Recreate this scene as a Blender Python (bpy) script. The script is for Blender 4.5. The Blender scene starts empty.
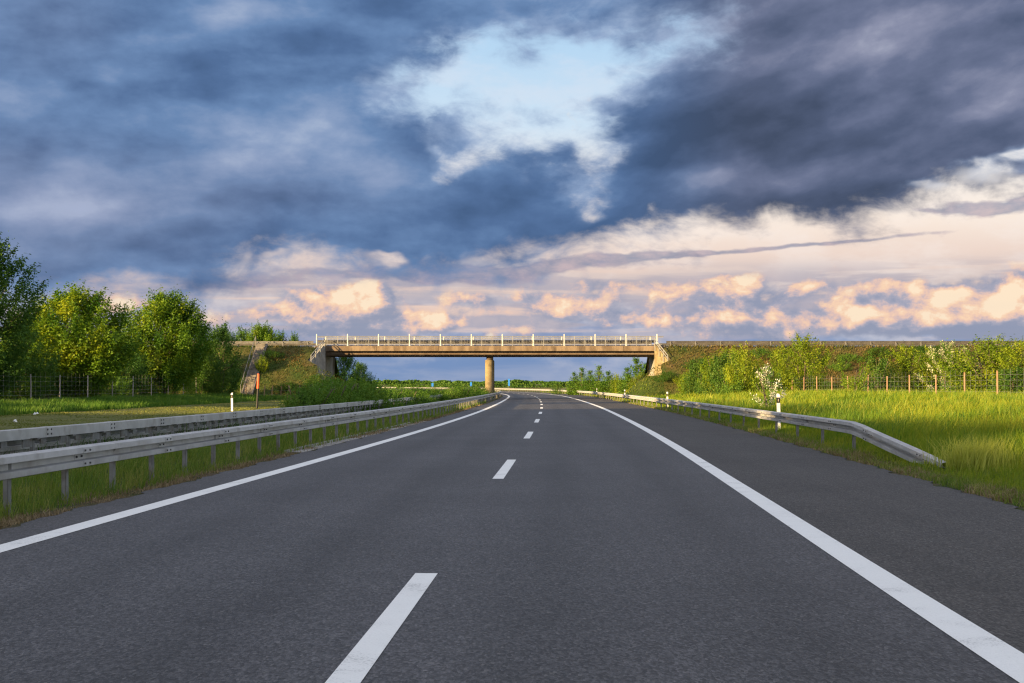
import bpy, math, random
import numpy as np
from mathutils import Vector, Matrix, noise as mnoise

rng = np.random.default_rng(7)
random.seed(7)
R = math.radians
scene = bpy.context.scene
COL = scene.collection

# ---------------------------------------------------------------- camera
F, H, CX, HY = 1390.0, 1.6, 512.0, 385.5      # focal length in pixels, eye height, principal column, horizon row
cam_data = bpy.data.cameras.new("camera")
cam = bpy.data.objects.new("camera", cam_data)
COL.objects.link(cam)
cam.location = (0, 0, H)
cam.rotation_euler = (R(90), 0, 0)
cam_data.sensor_width = 36
cam_data.lens = 36 * F / 1024
cam_data.shift_y = (HY - 341.5) / 1024
cam_data.clip_end = 20000
scene.camera = cam
scene.render.resolution_x, scene.render.resolution_y = 1024, 683
scene.view_settings.view_transform = 'Standard'
scene.view_settings.look = 'None'
scene.view_settings.gamma = 1
EXPO = 1.7
scene.view_settings.exposure = EXPO
scene.cycles.filter_width = 1.25
scene.cycles.denoising_prefilter = 'NONE'
scene.cycles.max_bounces = 6
scene.cycles.diffuse_bounces = 3
scene.cycles.transparent_max_bounces = 8

SUN_A, SUN_E = R(36), R(10)       # sun stands to the left, SUN_A behind the camera's shoulder line, low

def srgb(r, g, b):
    f = lambda c: c / 12.92 if c <= .04045 else ((c + .055) / 1.055) ** 2.4
    return tuple(f(v / 255) for v in (r, g, b))

# ---------------------------------------------------------------- node helper
class NT:
    def __init__(s, tree): s.t = tree; s.n = tree.nodes; s.l = tree.links
    def node(s, typ, **kw):
        n = s.n.new(typ)
        for k, v in kw.items(): setattr(n, k, v)
        return n
    def put(s, sock, v):
        if hasattr(v, 'is_output') or isinstance(v, bpy.types.NodeSocket): s.l.new(v, sock)
        elif v is not None:
            if sock.type == 'RGBA' and not isinstance(v, (int, float)) and len(v) == 3: v = (*v, 1)
            sock.default_value = v
    def m(s, op, a, b=None, c=None, clamp=False):
        n = s.node('ShaderNodeMath', operation=op, use_clamp=clamp)
        for i, v in enumerate((a, b, c)):
            if v is not None: s.put(n.inputs[i], v)
        return n.outputs[0]
    def add(s, a, b): return s.m('ADD', a, b)
    def sub(s, a, b): return s.m('SUBTRACT', a, b)
    def mul(s, a, b): return s.m('MULTIPLY', a, b)
    def sstep(s, x, a, b, to0=0.0, to1=1.0):
        n = s.node('ShaderNodeMapRange', interpolation_type='SMOOTHSTEP', clamp=True)
        for i, v in enumerate((x, a, b, to0, to1)): s.put(n.inputs[i], v)
        return n.outputs[0]
    def lin(s, x, a, b, to0=0.0, to1=1.0):
        n = s.node('ShaderNodeMapRange', interpolation_type='LINEAR', clamp=True)
        for i, v in enumerate((x, a, b, to0, to1)): s.put(n.inputs[i], v)
        return n.outputs[0]
    def comb(s, x, y, z=0.0):
        n = s.node('ShaderNodeCombineXYZ')
        for i, v in enumerate((x, y, z)): s.put(n.inputs[i], v)
        return n.outputs[0]
    def noise(s, vec, scale, detail=4, rough=.55, dist=0.0, typ='FBM', dims='3D'):
        n = s.node('ShaderNodeTexNoise', noise_dimensions=dims)
        try: n.noise_type = typ
        except Exception: pass
        if vec is not None: s.put(n.inputs['Vector'], vec)
        s.put(n.inputs['Scale'], scale); s.put(n.inputs['Detail'], detail)
        s.put(n.inputs['Roughness'], rough); s.put(n.inputs['Distortion'], dist)
        return n
    def vor(s, vec, scale, feature='F1', smooth=None):
        n = s.node('ShaderNodeTexVoronoi', feature=feature)
        if vec is not None: s.put(n.inputs['Vector'], vec)
        s.put(n.inputs['Scale'], scale)
        return n
    def mix(s, fac, a, b, blend='MIX'):
        n = s.node('ShaderNodeMix', data_type='RGBA', blend_type=blend, clamp_factor=True)
        s.put(n.inputs[0], fac); s.put(n.inputs[6], a); s.put(n.inputs[7], b)
        return n.outputs[2]
    def ramp(s, fac, stops, interp='LINEAR'):
        n = s.node('ShaderNodeValToRGB'); n.color_ramp.interpolation = interp
        e = n.color_ramp.elements
        while len(e) < len(stops): e.new(0.5)
        for el, (p, c) in zip(e, stops):
            el.position = p; el.color = (*c, 1) if len(c) == 3 else c
        s.put(n.inputs[0], fac)
        return n.outputs[0]
    def curve(s, x, pts):
        n = s.node('ShaderNodeFloatCurve')
        c = n.mapping.curves[0]
        while len(c.points) < len(pts): c.points.new(.5, .5)
        for p, (a, b) in zip(c.points, pts): p.location = (a, b); p.handle_type = 'AUTO'
        n.mapping.update()
        s.put(n.inputs['Value'], x)
        return n.outputs[0]
    def scalec(s, col, k):
        n = s.node('ShaderNodeVectorMath', operation='SCALE')
        s.put(n.inputs[0], col); s.put(n.inputs['Scale'], k)
        return n.outputs[0]
# ---------------------------------------------------------------- sky: clear Nishita sky with cloud layers by compass bearing and elevation
SKY_S = 0.12
REST_CLOUD, REST_GAIN = 2.5, .84
def build_world():
    w = bpy.data.worlds.new("World"); scene.world = w; w.use_nodes = True
    t = NT(w.node_tree); w.node_tree.nodes.clear()
    out = t.node('ShaderNodeOutputWorld')
    bg = t.node('ShaderNodeBackground'); bg.inputs[1].default_value = SKY_S
    bg2 = t.node('ShaderNodeBackground'); bg2.inputs[1].default_value = SKY_S
    mixs = t.node('ShaderNodeMixShader')
    t.l.new(bg.outputs[0], mixs.inputs[1]); t.l.new(bg2.outputs[0], mixs.inputs[2]); t.l.new(mixs.outputs[0], out.inputs[0])
    try:
        w.cycles.sampling_method = 'MANUAL'; w.cycles.sample_map_resolution = 256
    except Exception: pass
    sky = t.node('ShaderNodeTexSky', sky_type='NISHITA'); sky.sun_disc = False
    sky.sun_elevation = SUN_E
    # direction towards the sun is (-cos a, -sin a): a bearing from +Y, clockwise
    sky.sun_rotation = math.atan2(-math.cos(SUN_A), -math.sin(SUN_A)) % (2 * math.pi)
    sky.altitude = 100; sky.air_density = 1.0; sky.dust_density = 1.2; sky.ozone_density = 1.5
    tc = t.node('ShaderNodeTexCoord'); sep = t.node('ShaderNodeSeparateXYZ')
    t.l.new(tc.outputs['Generated'], sep.inputs[0])
    X, Y, Z = sep.outputs
    az = t.m('ARCTAN2', X, Y)                    # bearing, 0 = along the road
    el = t.m('ARCSINE', Z)
    ae = t.comb(az, el, 0.0)
    def AE(px, py):                              # photo direction -> bearing, elevation
        dx, dz = (px - CX) / F, (HY - py) / F
        return math.atan(dx), math.atan2(dz, math.sqrt(1 + dx * dx))
    def vm(op, a, b=None, c=None):
        n = t.node('ShaderNodeVectorMath', operation=op)
        for i, v in enumerate((a, b, c)):
            if v is not None: t.put(n.inputs[i], v)
        return n.outputs['Value'] if op in ('DOT_PRODUCT', 'LENGTH') else n.outputs[0]
    def n2(scale3, off, scale, detail, rough, dist=0.0, vec=None):
        v = vm('MULTIPLY_ADD', ae if vec is None else vec, (*scale3, 0), (*off, 0))
        return t.noise(v, scale, detail, rough, dist, dims='2D').outputs['Fac']
    wx = t.sub(n2((1, 1.55), (0, 0), 9, 4, .58), .5)
    wy = t.sub(n2((1, 1.55), (7.3, 2.1), 9, 4, .58), .5)
    wv = t.comb(wx, t.mul(wy, .75), 0.0)
    def warped(amt): return vm('MULTIPLY_ADD', wv, (amt, amt, 0), ae)
    def blobs(vec, items):                       # sum of soft elliptical patches (px, py, rx, ry, weight)
        acc = None
        for px, py, rx, ry, pw in items:
            ca, ce = AE(px, py)
            q = vm('MULTIPLY_ADD', vec, (F / rx, F / ry, 0), (-ca * F / rx, -ce * F / ry, 0))
            g = t.m('POWER', .367879, vm('DOT_PRODUCT', q, q))
            acc = t.m('MULTIPLY_ADD', g, pw, acc if acc is not None else 0.0)
        return acc
    G = lambda *c: tuple(v / SKY_S / 2 ** EXPO for v in srgb(*c))
    k = lambda py: math.atan((HY - py) / F)
    # ---- 1 clear sky: pale veil near the horizon, blue higher up
    col = t.ramp(t.lin(el, 0, k(-40)), [
        (0.0, G(112, 142, 188)), (.09, G(122, 148, 190)), (.16, G(150, 160, 190)), (.23, G(204, 190, 190)), (.31, G(238, 216, 204)),
        (.40, G(253, 238, 224)), (.52, G(240, 238, 236)), (.62, G(208, 228, 245)), (.80, G(184, 216, 243)), (1.0, G(170, 205, 240))])
    fr = n2((.9, 2.2), (3.3, 0), 14, 5, .6)
    col = t.mix(t.sstep(fr, .42, .68, 0, .38), col, t.mix(t.lin(el, k(200), k(120)), G(250, 240, 234), G(222, 228, 240)))
    # ---- 2 layered streaks low down
    st = n2((.55, 5.5), (1.7, 4), 13, 5, .52, .25)
    bn = n2((1, 1.5), (3, 8), 20, 3, .5)
    band2 = t.mul(t.sstep(el, k(362), k(322)), t.sstep(el, k(256), k(288)))
    col = t.mix(t.mul(t.mul(t.sstep(st, .43, .58), band2), .85), col, t.mix(bn, G(150, 154, 176), G(206, 190, 192)))
    st2 = n2((.5, 7.0), (8.1, 1), 12, 4, .5, .2)
    col = t.mix(t.mul(t.mul(t.sstep(st2, .50, .66), t.mul(t.sstep(el, k(350), k(322)), t.sstep(el, k(258), k(290)))), .7), col, G(250, 216, 194))
    # ---- 3 cumulus puffs with lit left flanks
    v3 = warped(.045)
    puffs = [(348, 314, 44, 20, 1.3), (372, 300, 24, 14, .9), (316, 324, 16, 18, .9), (436, 322, 34, 13, .8), (556, 312, 46, 14, .8),
             (655, 322, 50, 11, .65), (742, 300, 48, 14, .85), (728, 277, 40, 7, .75), (806, 294, 26, 9, .95), (800, 318, 90, 10, .7),
             (880, 317, 46, 13, .95), (955, 310, 60, 24, 1.35), (1030, 304, 60, 24, 1.3), (912, 286, 44, 8, .7), (258, 314, 50, 8, .35),
             (110, 306, 60, 6, .4), (500, 296, 60, 8, .55), (640, 292, 60, 7, .6), (-90, 315, 120, 24, 1.0), (1120, 306, 90, 24, 1.1)]
    pm = blobs(v3, puffs)
    pn = n2((1, 1.5), (0, 5), 27, 8, .60, .1)
    vv = vm('MULTIPLY_ADD', ae, (1, 1.35, 0), (3, 3, 0))
    vn = t.node('ShaderNodeTexVoronoi', feature='SMOOTH_F1', voronoi_dimensions='2D')
    t.put(vn.inputs['Vector'], vm('MULTIPLY_ADD', wv, (.05, .05, 0), vv)); vn.inputs['Scale'].default_value = 46
    vn.inputs['Smoothness'].default_value = .35
    pvo = vn.outputs['Distance']
    bank = t.mul(t.sstep(el, k(349), k(334)), t.sstep(el, k(266), k(298)))
    pdens = t.sub(t.add(t.m('MULTIPLY_ADD', bank, .19, t.mul(pm, .62)), t.mul(t.sub(pn, .5), 1.15)), t.mul(pvo, .22))
    pal = t.sstep(pdens, .10, .40)
    pn2 = n2((1, 1.5), (-.007, 5.011), 27, 6, .60, .1)
    pmb = blobs(vm('ADD', v3, (-.007, .014, 0)), puffs[:16])
    sh = t.add(t.add(t.mul(t.sub(pn, pn2), 3.2), t.mul(t.sub(.34, pvo), .8)), t.mul(t.sub(pm, pmb), .8))
    pcol = t.ramp(t.lin(sh, -.42, .95), [(0, G(146, 154, 178)), (.30, G(168, 168, 186)), (.46, G(202, 184, 188)), (.62, G(234, 198, 182)), (.80, G(250, 212, 180)), (1, G(255, 232, 202))])
    col = t.mix(t.mul(pal, t.lin(t.add(pm, t.mul(bank, .5)), .2, .9, .5, .95)), col, pcol)
    col = t.mix(t.sstep(el, k(346), k(378), 0, .8), col, t.mix(t.sstep(st, .42, .6), G(122, 148, 190), G(152, 166, 196)))
    # ---- 4 thin dark streaks under the deck
    v4 = warped(.03)
    sv = vm('MULTIPLY_ADD', t.comb(az, t.m('MULTIPLY_ADD', az, -.075, el), 0.0), (1, 1, 0), (0, 0, 0))
    sv = vm('MULTIPLY_ADD', wv, (.016, .012, 0), sv)
    stx = blobs(sv, [(820, 268, 140, 2.4, 1.0), (690, 268, 60, 3, .55)])
    stx = t.add(stx, blobs(v4, [(540, 266, 130, 6.5, 1.15), (390, 277, 150, 5, 1.0), (250, 284, 90, 5, .8), (620, 258, 60, 4, .7), (985, 208, 46, 8, 1.1), (460, 270, 80, 5, .7), (1045, 200, 36, 9, .9), (930, 214, 30, 3, .5)]))
    stn = n2((1, 2.5), (2, 2), 42, 4, .6)
    col = t.mix(t.sstep(t.add(stx, t.mul(t.sub(stn, .5), 1.2)), .28, .85, 0, .72), col, t.mix(t.lin(stn, .3, .7), G(108, 126, 160), G(186, 168, 180)))
    # ---- 5 the big dark deck: ragged lower edge following a curve over bearing, with a torn opening
    v5 = warped(.075)
    s5 = t.node('ShaderNodeSeparateXYZ'); t.l.new(v5, s5.inputs[0]); a5, e5 = s5.outputs[0], s5.outputs[1]
    lo, hi = AE(-260, 300)[0], AE(1284, 300)[0]
    edge_px = [(-260, 310), (0, 308), (110, 305), (170, 302), (215, 292), (260, 286), (320, 284), (380, 284), (440, 280), (520, 270), (585, 258), (660, 246), (740, 236), (830, 222), (890, 214), (950, 204), (1024, 192), (1284, 150)]
    pts = []
    for px, py in edge_px:
        a_, e_ = AE(px, py); pts.append(((a_ - lo) / (hi - lo), e_ * 2.5))
    edge = t.mul(t.curve(t.lin(a5, lo, hi), pts), 1 / 2.5)
    dn = n2((1, 1.7), (0, 9), 10, 7, .58, .35)
    dn2 = n2((1, 1.9), (5, 4), 34, 5, .62, .2)
    above = t.sub(e5, edge)
    rag = t.add(t.mul(t.sub(dn, .5), t.sstep(az, -.05, .10, .035, .08)), t.mul(t.sub(dn2, .5), .03))
    deck = t.sstep(t.add(above, rag), -.010, .024)
    hole = blobs(v5, [(462, 92, 62, 42, 1.0), (540, 76, 80, 50, 1.15), (628, 58, 62, 38, .72), (690, 26, 40, 30, .36), (572, 130, 40, 44, .9),
                      (447, 162, 34, 28, .85), (500, 148, 40, 24, .6), (572, 200, 22, 14, .52), (400, 108, 40, 22, .45), (372, 266, 26, 9, .55), (478, 256, 24, 9, .6), (292, 268, 20, 6, .5), (258, 262, 10, 6, .5), (985, 170, 28, 11, .85), (938, 190, 22, 7, .6), (1018, 148, 16, 8, .6)])
    dark = blobs(v5, [(402, 148, 36, 40, 1.0), (462, 142, 24, 16, .85), (548, 168, 26, 22, .5), (652, 126, 44, 60, .7), (545, 24, 60, 18, .55), (590, 110, 26, 14, .55), (540, 128, 20, 10, .45), (500, 62, 26, 8, .3), (640, 24, 26, 12, .3)])
    hd = t.add(t.sub(hole, dark), t.add(t.mul(t.sub(dn, .5), 2.0), t.mul(t.sub(dn2, .5), 1.5)))
    open_ = t.mul(t.sstep(hd, .06, 1.30), t.sstep(hole, .14, .46))
    shear = t.comb(az, t.sub(el, t.mul(t.m('MAXIMUM', t.add(az, -.03), 0.0), .24)), 0.0)
    cn = n2((.8, 2.0), (12, 2), 8, 5, .46, 0, shear)
    cno = n2((.8, 2.0), (12 - .006, 2 + .024), 8, 3, .46, 0, shear)
    cn2 = n2((.9, 1.7), (2, 21), 19, 7, .58, 0, vm('MULTIPLY_ADD', wv, (.02, .02, 0), shear))
    tone = t.add(t.mul(t.sub(cn, .5), 1.15), t.add(t.mul(t.sub(cn2, .5), .85), t.mul(t.sub(dn2, .5), .38)))
    tone = t.add(tone, t.mul(t.sub(cn, cno), 1.7))
    lights = blobs(v5, [(60, 205, 150, 55, .50), (300, 190, 120, 35, .22), (130, 110, 140, 30, .2), (400, 30, 140, 36, .18), (250, 60, 90, 40, .16),
                        (860, 60, 110, 50, .30), (1000, 40, 90, 90, .22), (740, 174, 90, 14, .28), (430, 210, 60, 20, .2), (310, 110, 60, 40, .22), (60, 285, 160, 14, .3)])
    darks = blobs(v5, [(90, 55, 140, 28, .34), (330, 225, 190, 36, .46), (120, 262, 120, 22, .36), (660, 215, 90, 26, .44), (720, 120, 120, 34, .5), (880, 140, 180, 30, .52),
                       (800, 200, 120, 18, .42), (402, 152, 36, 36, .38), (510, 215, 80, 36, .36), (640, 150, 60, 60, .24), (360, 60, 120, 40, .2)])
    tone = t.add(tone, t.sub(lights, darks))
    tf = t.lin(tone, -.85, .85)
    blue = t.ramp(tf, [(0, G(66, 92, 130)), (.30, G(84, 113, 156)), (.55, G(106, 137, 180)), (.78, G(140, 161, 196)), (1, G(176, 190, 214))])
    grey = t.ramp(tf, [(0, G(66, 78, 102)), (.32, G(84, 96, 124)), (.58, G(106, 116, 145)), (.8, G(136, 142, 168)), (1, G(172, 176, 196))])
    dcol = t.mix(t.sstep(az, AE(590, 0)[0], AE(760, 0)[0]), blue, grey)
    lil = blobs(v5, [(60, 210, 160, 60, .75), (300, 185, 120, 40, .3), (40, 20, 90, 60, .3)])
    dcol = t.mix(t.mul(lil, .7), dcol, t.scalec(G(140, 148, 178), t.add(.8, t.mul(tone, .45))))
    soft = t.add(t.m('POWER', hole, .45), t.add(t.mul(t.sub(dn, .5), 1.1), t.mul(t.sub(cn2, .5), .8)))
    dcol = t.mix(t.mul(t.sstep(t.sub(soft, t.mul(dark, .35)), .35, 1.0, 0, .75), t.sstep(el, k(235), k(205))), dcol, t.mix(cn2, G(134, 162, 204), G(186, 202, 226)))
    col = t.mix(t.mul(deck, t.sub(1.0, open_)), col, dcol)
    t.put(bg.inputs[0], col)
    # ---- 6 the rest of the dome, away from the road: broken cloud over the clear evening sky
    wide = t.noise(tc.outputs['Generated'], 2.2, 4, .55, .3).outputs['Fac']
    rest = t.mix(t.sstep(wide, .40, .58, .1, .85), sky.outputs[0], t.scalec(G(190, 187, 190), REST_CLOUD))
    t.put(bg2.inputs[0], t.scalec(rest, REST_GAIN))
    away = t.m('MAXIMUM', t.sstep(t.m('ABSOLUTE', az), R(27), R(50)), t.m('MAXIMUM', t.sstep(el, R(18.5), R(32)), t.sstep(el, -.012, -.02)))
    t.put(mixs.inputs[0], away)
    return w
build_world()
# ---------------------------------------------------------------- sun
sun_d = bpy.data.lights.new("sun", 'SUN'); sun_d.energy = 5.0; sun_d.angle = R(.53); sun_d.color = (1.0, .69, .31)
sun_o = bpy.data.objects.new("sun", sun_d); COL.objects.link(sun_o)
_sd = Vector((-math.cos(SUN_A) * math.cos(SUN_E), -math.sin(SUN_A) * math.cos(SUN_E), math.sin(SUN_E)))
sun_o.rotation_euler = _sd.to_track_quat('Z', 'Y').to_euler()

# ---------------------------------------------------------------- materials
def mat(name):
    m = bpy.data.materials.new(name); m.use_nodes = True
    t = NT(m.node_tree); b = m.node_tree.nodes['Principled BSDF']
    return m, t, b
def pos(t): return t.node('ShaderNodeNewGeometry').outputs['Position']
def objco(t): return t.node('ShaderNodeTexCoord').outputs['Object']
def bump(t, b, h, dist=.01, strength=1.0):
    n = t.node('ShaderNodeBump'); t.put(n.inputs['Height'], h); n.inputs['Distance'].default_value = dist; n.inputs['Strength'].default_value = strength
    t.l.new(n.outputs[0], b.inputs['Normal'])

def m_asphalt(name, base, tint, rough=.62, tracks=True):
    m, t, b = mat(name); p0 = pos(t)
    mp = t.node('ShaderNodeVectorMath', operation='MULTIPLY'); t.put(mp.inputs[0], p0); mp.inputs[1].default_value = (1, .42, 1); ps = mp.outputs[0]; p = p0
    mp = t.node('ShaderNodeVectorMath', operation='MULTIPLY'); t.put(mp.inputs[0], p0); mp.inputs[1].default_value = (1.6, .05, 1); pl = mp.outputs[0]
    big = t.noise(p, .22, 4, .6).outputs['Fac']; mid = t.noise(p, 2.2, 3, .6).outputs['Fac']
    grain = t.noise(ps, 62, 3, .75).outputs['Fac']; lane = t.noise(pl, 1.0, 4, .6).outputs['Fac']
    st = t.vor(ps, 58); sp = t.node('ShaderNodeSeparateColor'); t.l.new(st.outputs['Color'], sp.inputs[0])
    k = t.add(t.add(t.lin(big, .3, .7, .84, 1.16), t.mul(t.sub(mid, .5), .22)), t.mul(t.sub(lane, .5), .5))
    k = t.mul(k, t.lin(grain, .32, .70, .30, 1.8))
    k = t.mul(k, t.lin(sp.outputs[0], 0, 1, .6, 1.5))
    if tracks:
        a = t.node('ShaderNodeAttribute', attribute_name='lat').outputs['Fac']
        w = None
        for c in (-2.75, -1.1, 1.05, 2.75):
            q = t.m('DIVIDE', t.sub(a, c), .38); g = t.m('POWER', .3679, t.mul(q, q))
            w = g if w is None else t.add(w, g)
        k = t.mul(k, t.sub(1.05, t.mul(w, .20)))
    col = t.scalec(base, k)
    stones = t.sstep(sp.outputs[1], .955, .98)
    col = t.mix(t.mul(stones, .22), col, (.24, .23, .22))
    patch = t.sstep(t.noise(p, .5, 5, .65).outputs['Fac'], .62, .75)
    col = t.mix(t.mul(patch, .25), col, tint)
    t.put(b.inputs['Base Color'], col); t.put(b.inputs['Roughness'], t.lin(grain, .3, .7, rough - .1, rough + .15))
    b.inputs['Specular IOR Level'].default_value = .22
    bump(t, b, t.add(grain, t.mul(st.outputs['Distance'], .8)), .004, .9)
    return m
def m_paint():
    m, t, b = mat('road_paint'); p = pos(t)
    n = t.noise(p, 55, 3, .7).outputs['Fac']; n2 = t.noise(p, 1.7, 4, .6).outputs['Fac']
    c = t.mix(t.lin(n, .35, .7), (.70, .70, .685), (.80, .80, .785))
    c = t.mix(t.mul(t.sstep(t.add(t.mul(n, .6), t.mul(n2, .5)), .58, .74), .6), c, (.20, .20, .20))
    t.put(b.inputs['Base Color'], c); b.inputs['Roughness'].default_value = .7; bump(t, b, n, .003, .6)
    return m
def m_noise(name, c1, c2, scale=3, rough=.8, metal=0.0, spec=.3, c3=None, s3=.8, bumpd=None, stretch=None, lo=.35, hi=.65):
    m, t, b = mat(name); p = pos(t)
    if stretch:
        mp = t.node('ShaderNodeVectorMath', operation='MULTIPLY'); t.put(mp.inputs[0], p); mp.inputs[1].default_value = stretch; p = mp.outputs[0]
    n = t.noise(p, scale, 5, .6).outputs['Fac']
    c = t.mix(t.sstep(n, lo, hi), c1, c2)
    if c3 is not None: c = t.mix(t.sstep(t.noise(p, s3, 5, .65).outputs['Fac'], .5, .68), c, c3)
    t.put(b.inputs['Base Color'], c)
    t.put(b.inputs['Roughness'], t.lin(n, .3, .7, max(rough - .1, .05), min(rough + .1, 1))); b.inputs['Metallic'].default_value = metal; b.inputs['Specular IOR Level'].default_value = spec
    if bumpd: bump(t, b, t.noise(p, scale * 6, 4, .6).outputs['Fac'], bumpd)
    return m
def m_leaf(name, c1, c2, c3, trans=.35, spread=.35, amp=1.6):
    """leaf: diffuse with light coming through, tone varied from clump to clump and leaf to leaf"""
    m, t, b = mat(name); t.n.remove(b)
    out = [n for n in t.n if n.type == 'OUTPUT_MATERIAL'][0]
    tone = t.node('ShaderNodeAttribute', attribute_name='tone').outputs['Fac']
    inf = t.node('ShaderNodeObjectInfo').outputs['Random']
    n = t.noise(pos(t), spread, 3, .6).outputs['Fac']
    f = t.add(t.mul(t.sub(tone, .5), .9), t.add(t.m('MULTIPLY_ADD', t.sub(n, .5), amp, .5), t.mul(t.sub(inf, .5), .14)))
    c = t.ramp(f, [(0, c1), (.5, c2), (1, c3)])
    d = t.node('ShaderNodeBsdfDiffuse'); tr = t.node('ShaderNodeBsdfTranslucent'); mx = t.node('ShaderNodeMixShader')
    t.put(d.inputs[0], c); t.put(tr.inputs[0], t.mix(.5, c, t.mix(1.0, c, (1.6, 1.5, .35), 'MULTIPLY')))
    t.l.new(d.outputs[0], mx.inputs[1]); t.l.new(tr.outputs[0], mx.inputs[2]); mx.inputs[0].default_value = trans
    gl = t.node('ShaderNodeBsdfGlossy'); gl.inputs['Roughness'].default_value = .55; gl.inputs[0].default_value = (.6, .65, .55, 1)
    mx2 = t.node('ShaderNodeMixShader'); mx2.inputs[0].default_value = .02
    t.l.new(mx.outputs[0], mx2.inputs[1]); t.l.new(gl.outputs[0], mx2.inputs[2]); t.l.new(mx2.outputs[0], out.inputs[0])
    return m
M = {}
M['asphalt'] = m_asphalt('lane_asphalt', (.054, .0525, .056), (.043, .041, .042))
M['shoulder'] = m_asphalt('shoulder_asphalt', (.052, .048, .046), (.066, .06, .054), .72, tracks=False)
M['paint'] = m_paint()
M['steel'] = m_noise('galvanised_steel', (.33, .33, .335), (.42, .42, .425), 2.2, .6, .15, .4, c3=(.28, .27, .26), s3=1.3)
M['post_steel'] = m_noise('post_steel', (.13, .13, .13), (.20, .20, .20), 4, .65, .2, .35, c3=(.12, .10, .085), s3=3)
M['bolt'] = m_noise('dark_bolts', (.06, .06, .065), (.1, .1, .1), 30, .5, .5)
M['concrete_dark'] = m_noise('aged_concrete', (.12, .108, .10), (.18, .165, .15), 2.3, .9, 0, .2, c3=(.09, .085, .06), s3=1.5, bumpd=.01)
M['concrete'] = m_noise('concrete', (.22, .21, .20), (.31, .30, .28), 1.3, .9, 0, .2, c3=(.22, .20, .17), s3=.7, bumpd=.01)
M['pillar'] = m_noise('sunlit_concrete', (.17, .135, .078), (.235, .19, .115), 1.3, .9, 0, .2, c3=(.125, .10, .06), s3=.9)  # the low sun's yellow is mixed into this concrete colour
M['fascia'] = m_noise('stained_fascia', (.125, .09, .062), (.21, .16, .115), 1.1, .9, 0, .2, c3=(.085, .062, .046), s3=.9, stretch=(1, 1, .25))
M['girder'] = m_noise('girder_concrete', (.12, .085, .065), (.17, .13, .10), .9, .9, 0, .2, c3=(.09, .065, .05), s3=.5, stretch=(1, 1, .3))
M['white_metal'] = m_noise('pale_painted_metal', (.40, .41, .40), (.52, .52, .50), 3, .5, 0, .4)
M['white_plastic'] = m_noise('white_plastic', (.72, .72, .70), (.82, .82, .80), 5, .45, 0, .45, c3=(.6, .58, .52), s3=6)
M['black_plastic'] = m_noise('black_plastic', (.012, .012, .013), (.02, .02, .022), 5, .5)
M['orange_red'] = m_noise('orange_red_paint', (.62, .09, .03), (.72, .13, .05), 5, .55)
M['reflector'] = m_noise('reflector_glass', (.28, .24, .18), (.36, .32, .26), 20, .25, 0, .6)
M['blue_paint'] = m_noise('blue_paint', (.02, .14, .52), (.03, .2, .62), 4, .5)
M['wood_grey'] = m_noise('weathered_wood', (.26, .24, .23), (.38, .35, .33), 6, .9, 0, .2, stretch=(4, 4, .6))
M['wood_brown'] = m_noise('brown_wood', (.23, .14, .09), (.32, .21, .14), 6, .9, 0, .2, stretch=(4, 4, .6))
M['rail_dull'] = m_noise('dull_steel', (.085, .08, .075), (.13, .122, .115), 2, .65, .3, .3)
M['rail_bar'] = m_noise('railing_bars', (.20, .20, .20), (.28, .28, .27), 3, .6, .2, .3)
M['wire'] = m_noise('fence_wire', (.26, .26, .26), (.34, .34, .33), 8, .5, .6)
M['bark'] = m_noise('bark', (.07, .055, .04), (.15, .125, .10), 5, .95, 0, .15, stretch=(3, 3, .6), bumpd=.02)
M['dirt'] = m_noise('verge_soil', (.10, .08, .055), (.17, .135, .09), 3, .95, 0, .1)
M['paper'] = m_noise('white_paper', (.7, .7, .7), (.8, .8, .8), 9, .8)
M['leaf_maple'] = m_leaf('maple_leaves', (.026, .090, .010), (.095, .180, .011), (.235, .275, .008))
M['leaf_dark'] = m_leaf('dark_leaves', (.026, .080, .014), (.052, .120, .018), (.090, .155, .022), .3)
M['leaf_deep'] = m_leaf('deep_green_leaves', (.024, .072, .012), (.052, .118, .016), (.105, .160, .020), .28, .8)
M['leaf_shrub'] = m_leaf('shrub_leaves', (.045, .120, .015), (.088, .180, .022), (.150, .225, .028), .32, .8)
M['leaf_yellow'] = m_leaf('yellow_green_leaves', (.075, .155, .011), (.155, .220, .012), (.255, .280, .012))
M['blossom'] = m_leaf('white_blossom', (.50, .50, .42), (.66, .66, .58), (.78, .78, .72), .2)
M['blossom_faint'] = m_leaf('cream_blossom', (.22, .24, .12), (.40, .40, .26), (.58, .56, .42), .2)
M['grass_median'] = m_leaf('median_grass', (.066, .125, .018), (.120, .180, .024), (.250, .235, .075), .3, 1.2, 2.2)
M['grass_mown'] = m_leaf('mown_grass_blades', (.085, .120, .022), (.140, .160, .036), (.220, .205, .070), .25, .6)
M['grass_dry'] = m_leaf('dry_grass', (.13, .095, .055), (.22, .165, .10), (.32, .25, .155), .2, 1.5)
M['grass_meadow'] = m_leaf('meadow_grass', (.080, .165, .012), (.160, .225, .013), (.275, .280, .026), .4, .28, 3.2)
M['grass_tall'] = m_leaf('tall_grass', (.034, .100, .012), (.062, .140, .016), (.105, .165, .026), .3, .5)
M['grass_seed'] = m_leaf('seeding_grass', (.20, .26, .035), (.32, .35, .06), (.42, .42, .10), .4, .6)
M['grass_slope'] = m_leaf('slope_growth', (.034, .080, .010), (.088, .088, .022), (.180, .115, .044), .3, .22, 2.2)

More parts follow.
